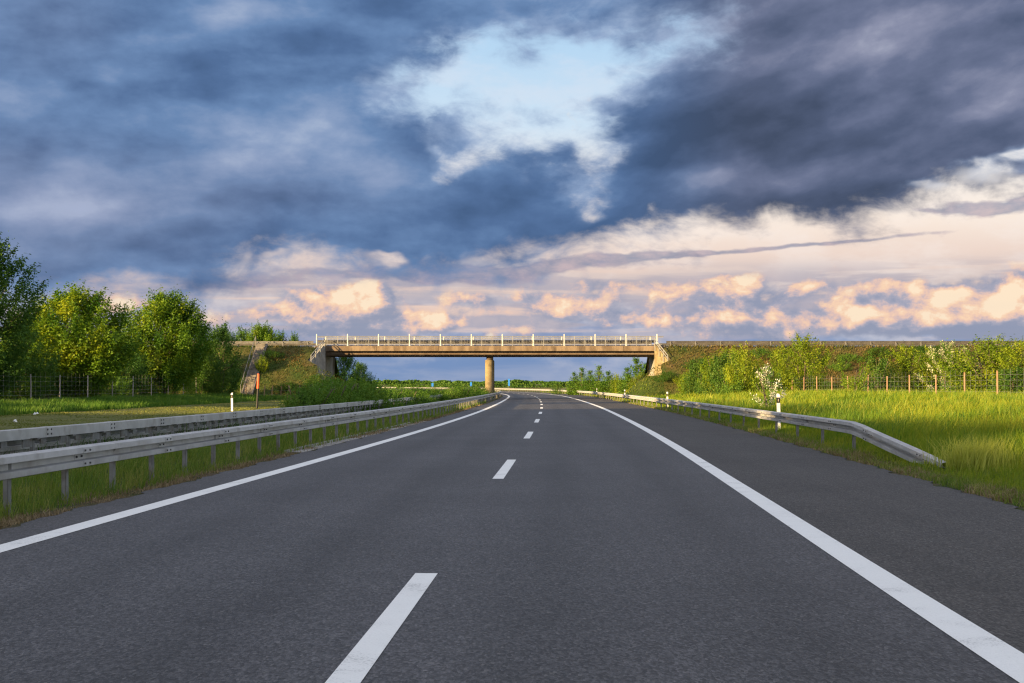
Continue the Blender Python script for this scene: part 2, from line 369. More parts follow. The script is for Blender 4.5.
def m_ground():
    m, t, b = mat('grass_ground'); p = pos(t)
    s = t.node('ShaderNodeSeparateXYZ'); t.l.new(p, s.inputs[0])
    lat = t.node('ShaderNodeAttribute', attribute_name='lat').outputs['Fac']
    n = t.noise(p, .9, 6, .65).outputs['Fac']; f = t.noise(p, 9, 4, .7).outputs['Fac']; v = t.noise(p, 40, 2, .7).outputs['Fac']
    fld = t.noise(p, .006, 3, .5).outputs['Fac']
    green = t.mix(t.sstep(t.add(t.mul(n, .6), t.mul(f, .4)), .38, .62), (.026, .050, .010), (.058, .080, .018))
    mown = t.mix(t.sstep(t.add(t.mul(n, .5), t.mul(f, .5)), .36, .64), (.085, .105, .024), (.165, .155, .055))
    m1 = t.mul(t.sstep(lat, -29.5, -28.3), t.sstep(lat, -18.4, -19.2))
    c = t.mix(m1, green, mown)
    soil = t.mix(f, (.07, .055, .035), (.13, .10, .065))
    edge = t.m('MAXIMUM', t.mul(t.sstep(lat, -6.1, -5.4), t.sstep(lat, 0, -1)), t.mul(t.sstep(lat, 8.6, 7.9), t.sstep(lat, 0, 1)))
    c = t.mix(t.mul(edge, t.sstep(n, .35, .6)), c, soil)
    far = t.ramp(fld, [(.30, (.05, .085, .02)), (.45, (.08, .10, .03)), (.52, (.16, .14, .05)), (.60, (.06, .09, .02)), (.72, (.10, .10, .04))])
    c = t.mix(t.sstep(s.outputs[1], 230, 420), c, far)
    c = t.scalec(c, t.lin(v, .3, .7, .72, 1.3))
    t.put(b.inputs['Base Color'], c); b.inputs['Roughness'].default_value = .95; b.inputs['Specular IOR Level'].default_value = .1
    bump(t, b, t.add(f, t.mul(v, .4)), .06)
    return m
M['ground'] = m_ground()
M['slope'] = m_noise('embankment_soil', (.032, .055, .011), (.075, .068, .022), .35, .95, 0, .1, c3=(.12, .075, .036), s3=.16, bumpd=.08)

# ---------------------------------------------------------------- objects and tags
def link(o, parent=None):
    COL.objects.link(o)
    if parent is not None: o.parent = parent
    return o
def tag(o, label=None, cat=None, group=None, kind=None):
    if label: o['label'] = label
    if cat: o['category'] = cat
    if group: o['group'] = group
    if kind: o['kind'] = kind
    return o
def empty(name, loc=(0, 0, 0), rz=0.0):
    o = bpy.data.objects.new(name, None); o.location = loc; o.rotation_euler = (0, 0, rz); o.empty_display_size = .3
    return link(o)
def copy_tree(o, parent=None):
    c = o.copy(); link(c, parent)
    for ch in list(o.children): copy_tree(ch, c)
    return c
def np_mesh(name, V, loops, starts, material, parent=None, attrs=None, smooth=False):
    me = bpy.data.meshes.new(name)
    V = np.asarray(V, np.float32); loops = np.asarray(loops, np.int32); starts = np.asarray(starts, np.int32)
    me.vertices.add(len(V)); me.vertices.foreach_set('co', V.ravel())
    me.loops.add(len(loops)); me.loops.foreach_set('vertex_index', loops)
    me.polygons.add(len(starts)); me.polygons.foreach_set('loop_start', starts)
    if smooth: me.polygons.foreach_set('use_smooth', np.ones(len(starts), bool))
    for k, a in (attrs or {}).items():
        at = me.attributes.new(k, 'FLOAT', 'POINT'); at.data.foreach_set('value', np.asarray(a, np.float32))
    me.update(calc_edges=True); me.validate()
    me.materials.append(material)
    return link(bpy.data.objects.new(name, me), parent)

class MB:
    """collects shapes for ONE mesh object"""
    def __init__(s): s.v = []; s.f = []; s.mi = []
    def add(s, vs, fs, mi=0):
        o = len(s.v); s.v += [tuple(v) for v in vs]; s.f += [tuple(i + o for i in f) for f in fs]; s.mi += [mi] * len(fs)
    def box(s, c, size, mi=0, rot=None, bev=0.0):
        x, y, z = (d / 2 for d in size)
        if bev > 0:
            b = bev
            vs = []
            for sz in (-1, 1):
                for (a, bb) in ((x - b, y), (x, y - b)): pass
            ring = [(x - b, -y), (x, -y + b), (x, y - b), (x - b, y), (-x + b, y), (-x, y - b), (-x, -y + b), (-x + b, -y)]
            ins = [(px * (1 - b / x), py * (1 - b / y)) for px, py in ring]
            lv = [(ins, -z), (ring, -z + b), (ring, z - b), (ins, z)]
            vs = [(px, py, zz) for r, zz in lv for px, py in r]
            fs = [tuple(range(7, -1, -1)), tuple(range(24, 32))]
            for l in range(3):
                for i in range(8): j = (i + 1) % 8; fs.append((l * 8 + i, l * 8 + j, l * 8 + 8 + j, l * 8 + 8 + i))
        else:
            vs = [(-x, -y, -z), (x, -y, -z), (x, y, -z), (-x, y, -z), (-x, -y, z), (x, -y, z), (x, y, z), (-x, y, z)]
            fs = [(0, 3, 2, 1), (4, 5, 6, 7), (0, 1, 5, 4), (1, 2, 6, 5), (2, 3, 7, 6), (3, 0, 4, 7)]
        m = rot if rot is not None else Matrix.Identity(3)
        s.add([m @ Vector(v) + Vector(c) for v in vs], fs, mi)
    def tube(s, pts, rad, n=8, mi=0, cap=True):
        pts = [Vector(p) for p in pts]; rads = rad if isinstance(rad, (list, tuple)) else [rad] * len(pts)
        vs, fs = [], []
        for i, p in enumerate(pts):
            d = (pts[min(i + 1, len(pts) - 1)] - pts[max(i - 1, 0)]).normalized()
            u = d.cross(Vector((0, 0, 1)) if abs(d.z) < .9 else Vector((1, 0, 0))).normalized(); w = d.cross(u)
            for k in range(n):
                a = 2 * math.pi * k / n; vs.append(p + (u * math.cos(a) + w * math.sin(a)) * rads[i])
        for i in range(len(pts) - 1):
            for k in range(n):
                j = (k + 1) % n; fs.append((i * n + k, i * n + j, i * n + n + j, i * n + n + k))
        if cap: fs.append(tuple(range(n - 1, -1, -1))); fs.append(tuple(range((len(pts) - 1) * n, len(pts) * n)))
        s.add(vs, fs, mi)
    def lathe(s, prof, c=(0, 0, 0), n=20, mi=0):
        vs, fs = [], []
        for r, z in prof:
            for k in range(n): a = 2 * math.pi * k / n; vs.append((c[0] + r * math.cos(a), c[1] + r * math.sin(a), c[2] + z))
        for i in range(len(prof) - 1):
            for k in range(n): j = (k + 1) % n; fs.append((i * n + k, i * n + j, i * n + n + j, i * n + n + k))
        fs.append(tuple(range(n - 1, -1, -1))); fs.append(tuple(range((len(prof) - 1) * n, len(prof) * n)))
        s.add(vs, fs, mi)
    def sweep(s, frames, prof, mi=0, closed=True):
        """frames: list of (origin, side vector, up vector); prof: closed loop of (side, up)"""
        n = len(prof); vs, fs = [], []
        for o, u, w in frames:
            for a, b in prof: vs.append(o + u * a + w * b)
        for i in range(len(frames) - 1):
            for k in range(n): j = (k + 1) % n; fs.append((i * n + k, i * n + n + k, i * n + n + j, i * n + j))
        fs.append(tuple(range(n))); fs.append(tuple(range((len(frames) - 1) * n + n - 1, (len(frames) - 1) * n - 1, -1)))
        s.add(vs, fs, mi)
    def prism(s, poly, z0, z1, mi=0):
        n = len(poly); vs = [(x, y, z0) for x, y in poly] + [(x, y, z1) for x, y in poly]
        fs = [tuple(range(n - 1, -1, -1)), tuple(range(n, 2 * n))] + [(i, (i + 1) % n, n + (i + 1) % n, n + i) for i in range(n)]
        s.add(vs, fs, mi)
    def build(s, name, mats, parent=None, smooth=False, loc=None):
        me = bpy.data.meshes.new(name); me.from_pydata(s.v, [], s.f)
        for m in (mats if isinstance(mats, (list, tuple)) else [mats]): me.materials.append(m)
        me.polygons.foreach_set('material_index', s.mi)
        if smooth: me.polygons.foreach_set('use_smooth', [True] * len(s.f))
        me.update()
        o = bpy.data.objects.new(name, me)
        if loc is not None: o.location = loc
        return link(o, parent)
def structure(o): o['kind'] = 'structure'; return o

# ---------------------------------------------------------------- plan of the road: a centre line bending left beyond the bridge
_D = np.arange(-90, 1201, 1.0)
_h = np.interp(_D, [-90, 10, 40, 70, 100, 130, 160, 190], [.042, .042, .036, .029, .023, .017, .011, .006])
_h = np.where(_D > 190, .006 - (_D - 190) / 1500, _h); _h = np.maximum(_h, -.62)
_C = np.concatenate([[0], np.cumsum((_h[1:] + _h[:-1]) / 2)]); _C += -.72 - np.interp(11.8, _D, _C)
def Cx(d): return np.interp(d, _D, _C)
def head(d): return np.interp(d, _D, _h)
def at(d, off):
    """point on the ground plan: distance d along, off metres to the right of the centre line"""
    th = math.atan(float(head(d))); return float(Cx(d)) + off * math.cos(th), d - off * math.sin(th)
def ray(px, d): return (px - CX) * d / F
def zpx(py, d): return H + (HY - py) * d / F
OFF = {
    'line_l': ([5, 14, 34, 55, 80, 150], [-4.42, -4.34, -4.02, -3.82, -3.72, -3.85]),
    'line_r': ([7, 12, 24, 40, 60, 100, 150], [3.72, 3.77, 3.90, 4.06, 4.15, 4.30, 4.30]),
    'edge_l': ([10, 35, 60, 150], [-5.12, -5.08, -4.85, -4.8]),
    'edge_r': ([15, 41, 82, 150], [7.0, 7.38, 7.75, 7.8]),
    'rail_f': ([10, 27, 60, 200], [-5.72, -5.75, -5.35, -5.15]),
    'rail_b': ([10, 40, 200], [-9.55, -9.5, -9.4]),
}
def off(name, d):
    # smoothed lookup
    xs = np.linspace(d - 9, d + 9, 7); return float(np.mean(np.interp(xs, *OFF[name])))
def sst(x, a, b):
    t = np.clip((np.asarray(x, float) - a) / (b - a), 0, 1); return t * t * (3 - 2 * t)
_perm = np.random.default_rng(3).random((256, 256))
def vnoise(x, y):
    xi = np.floor(x).astype(int); yi = np.floor(y).astype(int); fx = x - xi; fy = y - yi
    fx = fx * fx * (3 - 2 * fx); fy = fy * fy * (3 - 2 * fy)
    g = lambda i, j: _perm[i & 255, j & 255]
    return (g(xi, yi) * (1 - fx) + g(xi + 1, yi) * fx) * (1 - fy) + (g(xi, yi + 1) * (1 - fx) + g(xi + 1, yi + 1) * fx) * fy
def fbm(x, y, o=4):
    s = 0; a = .5
    for i in range(o): s = s + a * (vnoise(x * 2 ** i + 17.3 * i, y * 2 ** i + 5.1 * i) - .5); a *= .5
    return s
def latf(X, Y):
    Y = np.asarray(Y, float); return (np.asarray(X, float) - Cx(Y)) * np.cos(np.arctan(head(Y)))
AB_L, AB_R, BY0, BY1 = -22.6, 17.3, 167.0, 175.0          # abutment faces, bridge edges
def zg(X, Y):
    X = np.asarray(X, float); Y = np.asarray(Y, float); L = latf(X, Y)
    z = .06 * sst(-L, 20, 27) + .62 * sst(-L, 28, 38) + .72 * sst(L, 8.6, 23)
    z = z + fbm(X * .25, Y * .25) * .16 * (sst(-L, 19, 24) + sst(L, 8.8, 12)) + fbm(X * .03, Y * .03) * .9 * sst(np.abs(L), 60, 160)
    by = sst(Y, 158, 165) * sst(-Y, -186, -179)
    z = z + by * (2.3 * sst(-X, 17.6, 22.4) * sst(X, -34, -26) + 2.6 * sst(X, 13.6, 17.2) * sst(-X, -29, -21))
    z = z + 2.0 * sst(Y, 500, 1600) * sst(np.abs(L), 20, 90)
    return z
# ---------------------------------------------------------------- ground sheet
def grid_mesh(name, xs, ys, zf, material, attrs=None):
    XX, YY = np.meshgrid(xs, ys); ZZ = zf(XX, YY)
    V = np.stack([XX, YY, ZZ], -1).reshape(-1, 3); nx, ny = len(xs), len(ys)
    i = np.arange(nx - 1)[None, :] + np.arange(ny - 1)[:, None] * nx
    q = np.stack([i, i + 1, i + 1 + nx, i + nx], -1).reshape(-1)
    return np_mesh(name, V, q, np.arange(0, len(q), 4), material, attrs=attrs(XX.ravel(), YY.ravel()) if attrs else None, smooth=True)
def grow(a, b, s, f):
    o = [a]; st = s
    while o[-1] < b: o.append(o[-1] + st); st *= f
    return o
gx = [-v for v in grow(60, 7000, 1.6, 1.16)][::-1] + list(np.arange(-59, 60, 1.0)) + grow(60, 7000, 1.6, 1.16)
gy = [-80, -70, -60, -50, -40] + list(np.arange(-35, 200, 1.5)) + grow(200, 9000, 2, 1.06)
structure(grid_mesh('ground', np.array(gx), np.array(gy), lambda X, Y: zg(X, Y) - .004, M['ground'], lambda X, Y: {'lat': latf(X, Y)}))

# ---------------------------------------------------------------- carriageways and paint
def strip(name, f0, f1, d0, d1, z, material, n=1, step=3.0):
    ds = []; d = d0
    while d < d1: ds.append(d); d += step if d < 90 else max(step, 1.5) if d < 300 else max(step, 1.5) * 3
    ds.append(d1)
    V, A, loops = [], [], []
    for d in ds:
        a, b = f0(d), f1(d)
        for j in range(n + 1):
            o = a + (b - a) * j / n; x, y = at(d, o); V.append((x, y, z)); A.append(o)
    for i in range(len(ds) - 1):
        for j in range(n):
            k = i * (n + 1) + j; loops += [k, k + 1, k + n + 2, k + n + 1]
    return structure(np_mesh(name, V, loops, np.arange(0, len(loops), 4), material, attrs={'lat': A}))
o_ = lambda name: (lambda d: off(name, d))
ragged = lambda d: .06 * math.sin(d * 1.7) + .05 * math.sin(d * 4.1 + 1) + .045 * math.sin(d * 9.3 + 2) + .03 * math.sin(d * 2.63)
strip('road', lambda d: off('edge_l', d) + ragged(d) * .8, o_('line_r'), -20, 1000, .010, M['asphalt'], 8, .25)
strip('hard_shoulder', o_('line_r'), lambda d: off('edge_r', d) + ragged(d + 3), -20, 1000, .010, M['shoulder'], 2, .25)
strip('far_carriageway', lambda d: -18.6 + ragged(d), lambda d: -12.6, -20, 1000, .008, M['asphalt'], 3)
WL = .28
strip('edge_line', lambda d: off('line_l', d) - WL / 2, lambda d: off('line_l', d) + WL / 2, -20, 1000, .014, M['paint'])
strip('edge_line', lambda d: off('line_r', d) - WL / 2, lambda d: off('line_r', d) + WL / 2, -20, 1000, .014, M['paint'])
strip('edge_line', lambda d: -18.2, lambda d: -17.95, -20, 1000, .012, M['paint'])
strip('edge_line', lambda d: -13.2, lambda d: -12.95, -20, 1000, .012, M['paint'])
for k in range(-1, 32):
    d1 = 11.75 + 18 * k
    strip('lane_marking', lambda d: -.095, lambda d: .095, d1 - 6.1, d1, .014, M['paint'], 1, 2)
strip('drain_channel', lambda d: off('edge_l', d) - .42, lambda d: off('edge_l', d) - .02, 33, 62, .006, M['concrete'])
mb = MB()
fr = []
for d in np.arange(33, 62.1, 2): x, y = at(d, off('edge_l', d) - .46); th = math.atan(float(head(d))); fr.append((Vector((x, y, 0)), Vector((math.cos(th), -math.sin(th), 0)), Vector((0, 0, 1))))
mb.sweep(fr, [(-.05, -.1), (.05, -.1), (.05, .05), (-.05, .05)])
structure(mb.build('drain_kerb', M['concrete']))

# ---------------------------------------------------------------- guardrails
WP = [(0, .155), (.040, .154), (.112, .132), (.120, .054), (-.010, .044), (-.010, -.044), (.120, -.054), (.112, -.132), (.018, -.153), (0, -.155)]
def wloop(face, grow_=0.0, zc=0.0, t=.006):
    f = [(a + grow_, b) for a, b in WP]; bk = [(a - t, b) for a, b in WP][::-1]
    return [(face * a, b + zc) for a, b in (f + bk)]
def frames(fo, d0, d1, fz, step=1.0):
    out = []
    ds = list(np.arange(d0, d1, step)) + [d1]
    for d in ds:
        o = fo(d); x, y = at(d, o); x2, y2 = at(d + .5, fo(d + .5)); t = Vector((x2 - x, y2 - y, 0)).normalized()
        out.append((Vector((x, y, fz(d))), Vector((t.y, -t.x, 0)), Vector((0, 0, 1))))
    return out
def beam_mesh(fo, d0, d1, face, fz, splice=4.0, step=1.0, bolts_to=90):
    mb = MB()
    fr = frames(fo, d0, d1, fz, step)
    mb.sweep(fr, wloop(face))
    d = d0 + 1.3
    while d < min(d1 - .5, 130):
        mb.sweep(frames(fo, d, d + .32, fz, .16), wloop(face, .006, 0, -.002))
        if d < bolts_to:
            for dd in (.06, .26):
                o, u, w = frames(fo, d + dd, d + dd + .1, fz, 1)[0]
                for zz, a in ((.092, .124), (-.092, .124), (.0, .002)):
                    c = o + u * face * (a + .006) + w * zz
                    tdir = u.cross(w)
                    mb.tube([c - u * face * .012, c + u * face * .010], .016, 6, 1)
        d += splice
    return mb
def make_posts(root, fo, ds, z1, face, material, bracket=None, zf=None):
    """C-profile posts, each its own part; past a hundred the far rest as one part"""
    proto = MB()
    proto.box((0, 0, (z1 - .35) / 2), (.012, .10, z1 + .35)); proto.box((.03, .046, (z1 - .35) / 2), (.058, .008, z1 + .35)); proto.box((.03, -.046, (z1 - .35) / 2), (.058, .008, z1 + .35))
    if bracket: bracket(proto)
    first = None; far = MB()
    for i, d in enumerate(ds):
        x, y = at(d, fo(d)); th = math.atan(float(head(d)))
        rz = -th + (0 if face > 0 else math.pi)
        if i < 100:
            if first is None: first = o = proto.build('post', material, root)
            else: o = first.copy(); link(o, root)
            o.location = (x, y, float(zf(x, y)) if zf else 0.0); o.rotation_euler = (random.uniform(-.012, .012), random.uniform(-.012, .012), rz)
        else:
            far.box((x, y, z1 / 2 - .1), (.08, .1, z1 + .2))
    if far.v: tag(far.build('far_posts', material, root), kind='stuff')
ZC = .595
# front median rail
def thing_at_origin(name, label, cat, group=None): return tag(empty(name), label, cat, group)
g = thing_at_origin('guardrail', 'grey corrugated guardrail beside the white left edge line, nearer of the two median rails', 'guardrail', 'steel guardrails along the motorway')
fo = o_('rail_f')
beam_mesh(fo, 6, 330, 1, lambda d: ZC).build('beam', [M['steel'], M['bolt']], g)
make_posts(g, lambda d: off('rail_f', d) - .02, [7.05 + 2 * i for i in range(150)], .69, -1, M['post_steel'])
# rear median rail: box beam on brackets with a corrugated beam facing the other carriageway
g = thing_at_origin('guardrail', 'grey box beam guardrail on the far side of the median, partly overgrown by bushes', 'guardrail', 'steel guardrails along the motorway')
fb = o_('rail_b')
mb = MB(); fr = frames(fb, 6, 330, lambda d: .65)
mb.sweep(fr, [(.075, -.1), (.075, .088), (.063, .1), (-.063, .1), (-.075, .088), (-.075, -.1)])
d = 8.0
while d < 100:
    mb.sweep(frames(fb, d, d + .34, lambda d: .65, .17), [(.082, -.104), (.082, .092), (.068, .106), (-.068, .106), (-.082, .092), (-.082, -.104)])
    for dd in (.07, .27):
        o, u, w = frames(fb, d + dd, d + dd + .1, lambda d: .65, 1)[0]
        for zz in (.05, -.04): c = o + u * .085 + w * zz; mb.tube([c - u * .01, c + u * .012], .022, 6, 1)
    d += 4.0
mb.build('box_beam', [M['steel'], M['bolt']], g)
beam_mesh(lambda d: off('rail_b', d) - .42, 6, 330, -1, lambda d: .34, bolts_to=0).build('beam', [M['steel'], M['bolt']], g)
def brk(p):
    p.box((.2, 0, .56), (.44, .07, .05)); p.box((-.05, 0, .535), (.12, .16, .03))
    p.box((-.03, .42, .455), (.03, .46, .15)); p.box((-.03, -.42, .47), (.03, .30, .12))
make_posts(g, lambda d: off('rail_b', d) - .02, [7.6 + 2 * i for i in range(150)], .545, -1, M['post_steel'], brk)
# right rail with the end sunk into the verge
def fr_off(d): return 8.0 + .0 * d + .25 * float(sst(-d, -33, -26))
def fr_z(d): return ZC - .58 * float(np.interp(d, [26.2, 32.6, 33.4], [1, .04, 0]))
g = thing_at_origin('guardrail', 'grey guardrail on the right verge with its near end sloping down into the grass', 'guardrail', 'steel guardrails along the motorway')
beam_mesh(fr_off, 26.2, 760, -1, fr_z).build('beam', [M['steel'], M['bolt']], g)
make_posts(g, lambda d: fr_off(d) + .03, [33.6 + 4 * i for i in range(180)], .69, 1, M['post_steel'])
# ---------------------------------------------------------------- embankments that carry the bridge road
CREST = 6.25
def emb_h(X, Y, left):
    cx = AB_L - 1.2 if left else AB_R + 1.2
    dx = np.maximum(X - cx, 0) if left else np.maximum(cx - X, 0)
    dy = np.maximum(165.4 - Y, 0) + np.maximum(Y - 176.6, 0)
    dist = np.hypot(dx, dy)
    z = CREST - np.maximum(dist, 0) / 1.55
    z = z + fbm(X * .35, Y * .35 + 9) * .9 * np.clip(dist / 2, 0, 1)
    return z
def emb(left):
    xs = np.arange(-118, AB_L + .01, .8) if left else np.arange(AB_R, 122, .8)
    if left: xs = np.append(xs[xs < AB_L - .2], AB_L)
    ys = np.arange(152.5, 192, .7)
    XX, YY = np.meshgrid(xs, ys)
    # the toe in front of the wing walls is pulled outwards along the splayed walls
    s = -1 if left else 1
    inner = np.clip((166.6 - YY) * .387, 0, 1.75)
    edge = (AB_L if left else AB_R) + s * (inner - np.clip((162.9 - YY) * 2.5, 0, 6.5))
    XX = np.where(s * (XX - edge) < 0, edge, XX)
    ZZ = np.maximum(emb_h(XX, YY, left), zg(XX, YY) - .4)
    V = np.stack([XX, YY, ZZ], -1).reshape(-1, 3); nx, ny = len(xs), len(ys)
    i = np.arange(nx - 1)[None, :] + np.arange(ny - 1)[:, None] * nx
    q = np.stack([i, i + 1, i + 1 + nx, i + nx], -1).reshape(-1)
    return structure(np_mesh('embankment', V, q, np.arange(0, len(q), 4), M['slope'], smooth=True))
emb(True); emb(False)
for left in (True, False):
    mb = MB(); x0, x1 = (-118, AB_L - 2.0) if left else (AB_R + 2.0, 122)
    mb.box(((x0 + x1) / 2, 171, CREST + .03), (x1 - x0, 6.6, .12)); structure(mb.build('bridge_road', M['asphalt']))

# ---------------------------------------------------------------- the overpass
br = tag(empty('overpass_bridge', (-2.6, 172, 0)), 'concrete road bridge with brown stained edge beam and pale railings on a round pillar', 'bridge')
BX, BYc = -2.6, 172.0
loc = (-BX, -BYc, 0)
XL, XR = AB_L - 1.0, AB_R + 1.0
DZ = 6.35
mb = MB(); mb.box(((XL + XR) / 2, 171, 5.78), (XR - XL, 7.2, .9)); mb.box(((XL + XR) / 2, 171, 5.27), (XR - XL - 2.0, 6.2, .18))
for y in (168.4, 170.9, 173.4): mb.box(((XL + XR) / 2, y, 5.42), (XR - XL - 2.2, .7, .56))
mb.build('deck', M['girder'], br, loc=loc)
for y in (BY0 - .16, BY1 + .16):
    mb = MB(); x = XL
    while x < XR - .1:                                     # cast lengths with fine joints
        x2 = min(x + 7.4, XR)
        mb.box(((x + x2) / 2, y, 6.04), (x2 - x - .02, .42, .62), bev=.02); x = x2
    mb.build('edge_beam', M['fascia'], br, loc=loc)
for y in (169.2, 173.0):
    p = MB(); p.lathe([(.54, -.5), (.54, 4.62), (.50, 4.70)], (-2.73, y, 0), 28)
    po = p.build('pillar', M['pillar'], br, smooth=False, loc=loc)
    p = MB(); p.lathe([(.34, 4.70), (.40, 4.86), (.40, 5.19)], (-2.73, y, 0), 20); p.build('bearing', M['girder'], po)
def railing(y, inward):
    r = MB()
    r.tube([(XL + .1, y, 7.50), (XR - .1, y, 7.50)], .045, 8); r.box(((XL + XR) / 2, y, 6.52), (XR - XL - .3, .03, .05)); r.box(((XL + XR) / 2, y, 7.36), (XR - XL - .3, .03, .04))
    x = XL + .25
    while x < XR - .2: r.box((x, y, 6.94), (.014, .014, .82)); x += .31
    x = XL + .15 + 1.24
    while x < XR - .2:
        r.box((x, y, 6.93), (.06, .06, 1.16)); x += 1.238
    ro = r.build('railing', M['rail_bar'], br, loc=loc)
    first = None; x = XL + .15
    while x < XR + .01:
        if first is None:
            p = MB(); p.box((0, 0, .70), (.13, .12, 1.46), bev=.02); p.box((0, 0, .02), (.26, .24, .03)); first = o = p.build('railing_post', M['white_metal'], ro)
        else: o = first.copy(); link(o, ro)
        o.location = (x, y, DZ); x += 3.715
railing(BY0 - .1, 1); railing(BY1 + .1, -1)
# kerb upstands with a low guardrail each side of the deck
for y, s in ((168.3, 1), (173.7, -1)):
    mb = MB(); fr = [(Vector((x, y, DZ + .58)), Vector((0, s, 0)), Vector((0, 0, 1))) for x in np.arange(XL + .05, XR, 1.95)]
    mb.sweep(fr, wloop(1)); mb.box(((XL + XR) / 2, y - s * .65, DZ - .02), (XR - XL, .9, .24))
    gr = mb.build('deck_guardrail', M['rail_dull'], br, loc=loc)
    first = None
    for x in np.arange(XL + .6, XR, 1.33 * 2):
        if first is None: p = MB(); p.box((0, 0, .33), (.06, .10, .72)); first = o = p.build('post', M['post_steel'], gr)
        else: o = first.copy(); link(o, gr)
        o.location = (x, y - s * .09, DZ)
# abutments with splayed wing walls
for left in (True, False):
    s = -1 if left else 1; xa = AB_L if left else AB_R
    a = MB(); a.box((xa + s * .45, 171, 2.42), (.9, 8.3, 5.45)); a.box((xa + s * 1.3, 171, 5.5), (.9, 8.3, 1.6))
    ao = a.build('abutment', M['concrete'], br, loc=loc)
    for front in (1, -1):
        y0 = BY0 - .2 if front == 1 else BY1 + .2
        n = Vector((s * .36, -front * .93, 0)).normalized()   # direction along the wall, outwards
        p0 = Vector((xa + s * .10, y0, 0)); Lw = 4.3
        tv = Vector((n.y, -n.x, 0)) * (.35 if s * front > 0 else -.35)
        top = lambda u: 6.42 - .62 * max(u - .35, 0)
        w = MB(); us = [0, .35, Lw]
        vs = []
        for u in us:
            b = p0 + n * u
            for q in (b, b + tv): vs += [(q.x, q.y, -.4), (q.x, q.y, top(u))]
        fs = []
        for i in range(2):
            o = i * 4; fs += [(o, o + 4, o + 5, o + 1), (o + 2, o + 3, o + 7, o + 6), (o + 1, o + 5, o + 7, o + 3), (o, o + 2, o + 6, o + 4)]
        fs += [(0, 1, 3, 2), (8, 10, 11, 9)]
        w.add(vs, fs)
        # coping along the sloping top
        for i in range(2):
            c0 = p0 + n * us[i] + tv * .5; c1 = p0 + n * us[i + 1] + tv * .5
            A = Vector((c0.x, c0.y, top(us[i]) + .06)); B = Vector((c1.x, c1.y, top(us[i + 1]) + .06))
            w.sweep([(A, tv.normalized(), Vector((0, 0, 1))), (B, tv.normalized(), Vector((0, 0, 1)))], [(-.26, -.055), (.26, -.055), (.26, .065), (-.26, .065)])
        w.build('wing_wall', M['pillar'] if not left else M['concrete'], ao)  # right walls take the sun-yellowed colour, shaded left ones the plain grey
        h = MB(); back = tv.normalized() * .36
        P = [p0 + n * u + tv * .5 + back + Vector((0, 0, top(u))) for u in (.5, 1.6, 2.7, 3.8)]
        for q in P: h.box(q + Vector((0, 0, .15)), (.10, .10, 1.5), bev=.01)
        for zz in (.48, .86): h.tube([q + Vector((0, 0, zz)) for q in P], .045, 6)
        h.build('wing_railing', M['rail_bar'], ao)
# approach guardrails on the embankments
for left in (True, False):
    for y, face, fr_lab in ((166.6, 1, 'front'), (175.4, -1, 'rear')):
        x0, x1 = (-112, XL - .2) if left else (XR + .2, 116)
        lab = {(True, 'front'): 'pale guardrail along the top of the left embankment, nearer of the pair',
               (True, 'rear'): 'guardrail on top of the left embankment, behind the nearer one and before the trees',
               (False, 'front'): 'long pale guardrail along the top of the right embankment, nearer of the pair',
               (False, 'rear'): 'long guardrail along the top of the right embankment, farther of the pair'}[(left, fr_lab)]
        g = tag(empty('embankment_guardrail'), lab, 'guardrail', 'guardrails on the bridge approaches')
        zb = CREST + .03
        mb = MB(); fr = [(Vector((x, y, zb + .5)), Vector((0, face, 0)), Vector((0, 0, 1))) for x in np.arange(x0, x1 + .01, (x1 - x0) / 24)]
        mb.sweep(fr, wloop(1, .0)); mb.build('beam', M['rail_dull'] if not left or fr_lab == 'rear' else M['post_steel'], g)
        first = None
        for x in np.arange(x0 + .5, x1, 3.0):
            if first is None: p = MB(); p.box((0, 0, .2), (.10, .06, 1.0)); first = o = p.build('post', M['post_steel'], g)
            else: o = first.copy(); link(o, g)
            o.location = (x, y - face * .06, zb - .1)
# maintenance stairs down the left embankment
st = tag(empty('embankment_stairs', (-29.8, 160, 0)), 'grey concrete maintenance stairs with a handrail running down the left embankment', 'stairs')
ey = lambda y: float(np.maximum(emb_h(np.array([-29.8]), np.array([y]), True) * 0 + CREST - (165.4 - y) / 1.55, .55))
s_ = MB(); n = 34
for i in range(n):
    y = 165.9 - i * .29; z = CREST - max(165.4 - y, 0) / 1.55 + .34
    s_.box((0, y - 160, z - .3), (1.0, .31, .6))
s_.build('steps', M['concrete_dark'], st)
for sx in (-.58, .58):
    c = MB(); c.sweep([(Vector((sx, 165.9 - 160, CREST + .28)), Vector((1, 0, 0)), Vector((0, 0, 1))), (Vector((sx, 156.2 - 160, CREST - 9.2 / 1.55 + .28)), Vector((1, 0, 0)), Vector((0, 0, 1)))], [(-.08, -.3), (.08, -.3), (.08, .2), (-.08, .2)])
    c.build('side_kerb', M['concrete_dark'], st)
h = MB(); pts = []
for i in range(6):
    y = 165.6 - i * 1.85; z = CREST - max(165.4 - y, 0) / 1.55 + .3
    h.tube([(-.72, y - 160, z - .3), (-.72, y - 160, z + .95)], .035, 6); pts.append((-.72, y - 160, z + .95))
h.tube(pts, .035, 6); h.build('handrail', M['post_steel'], st)
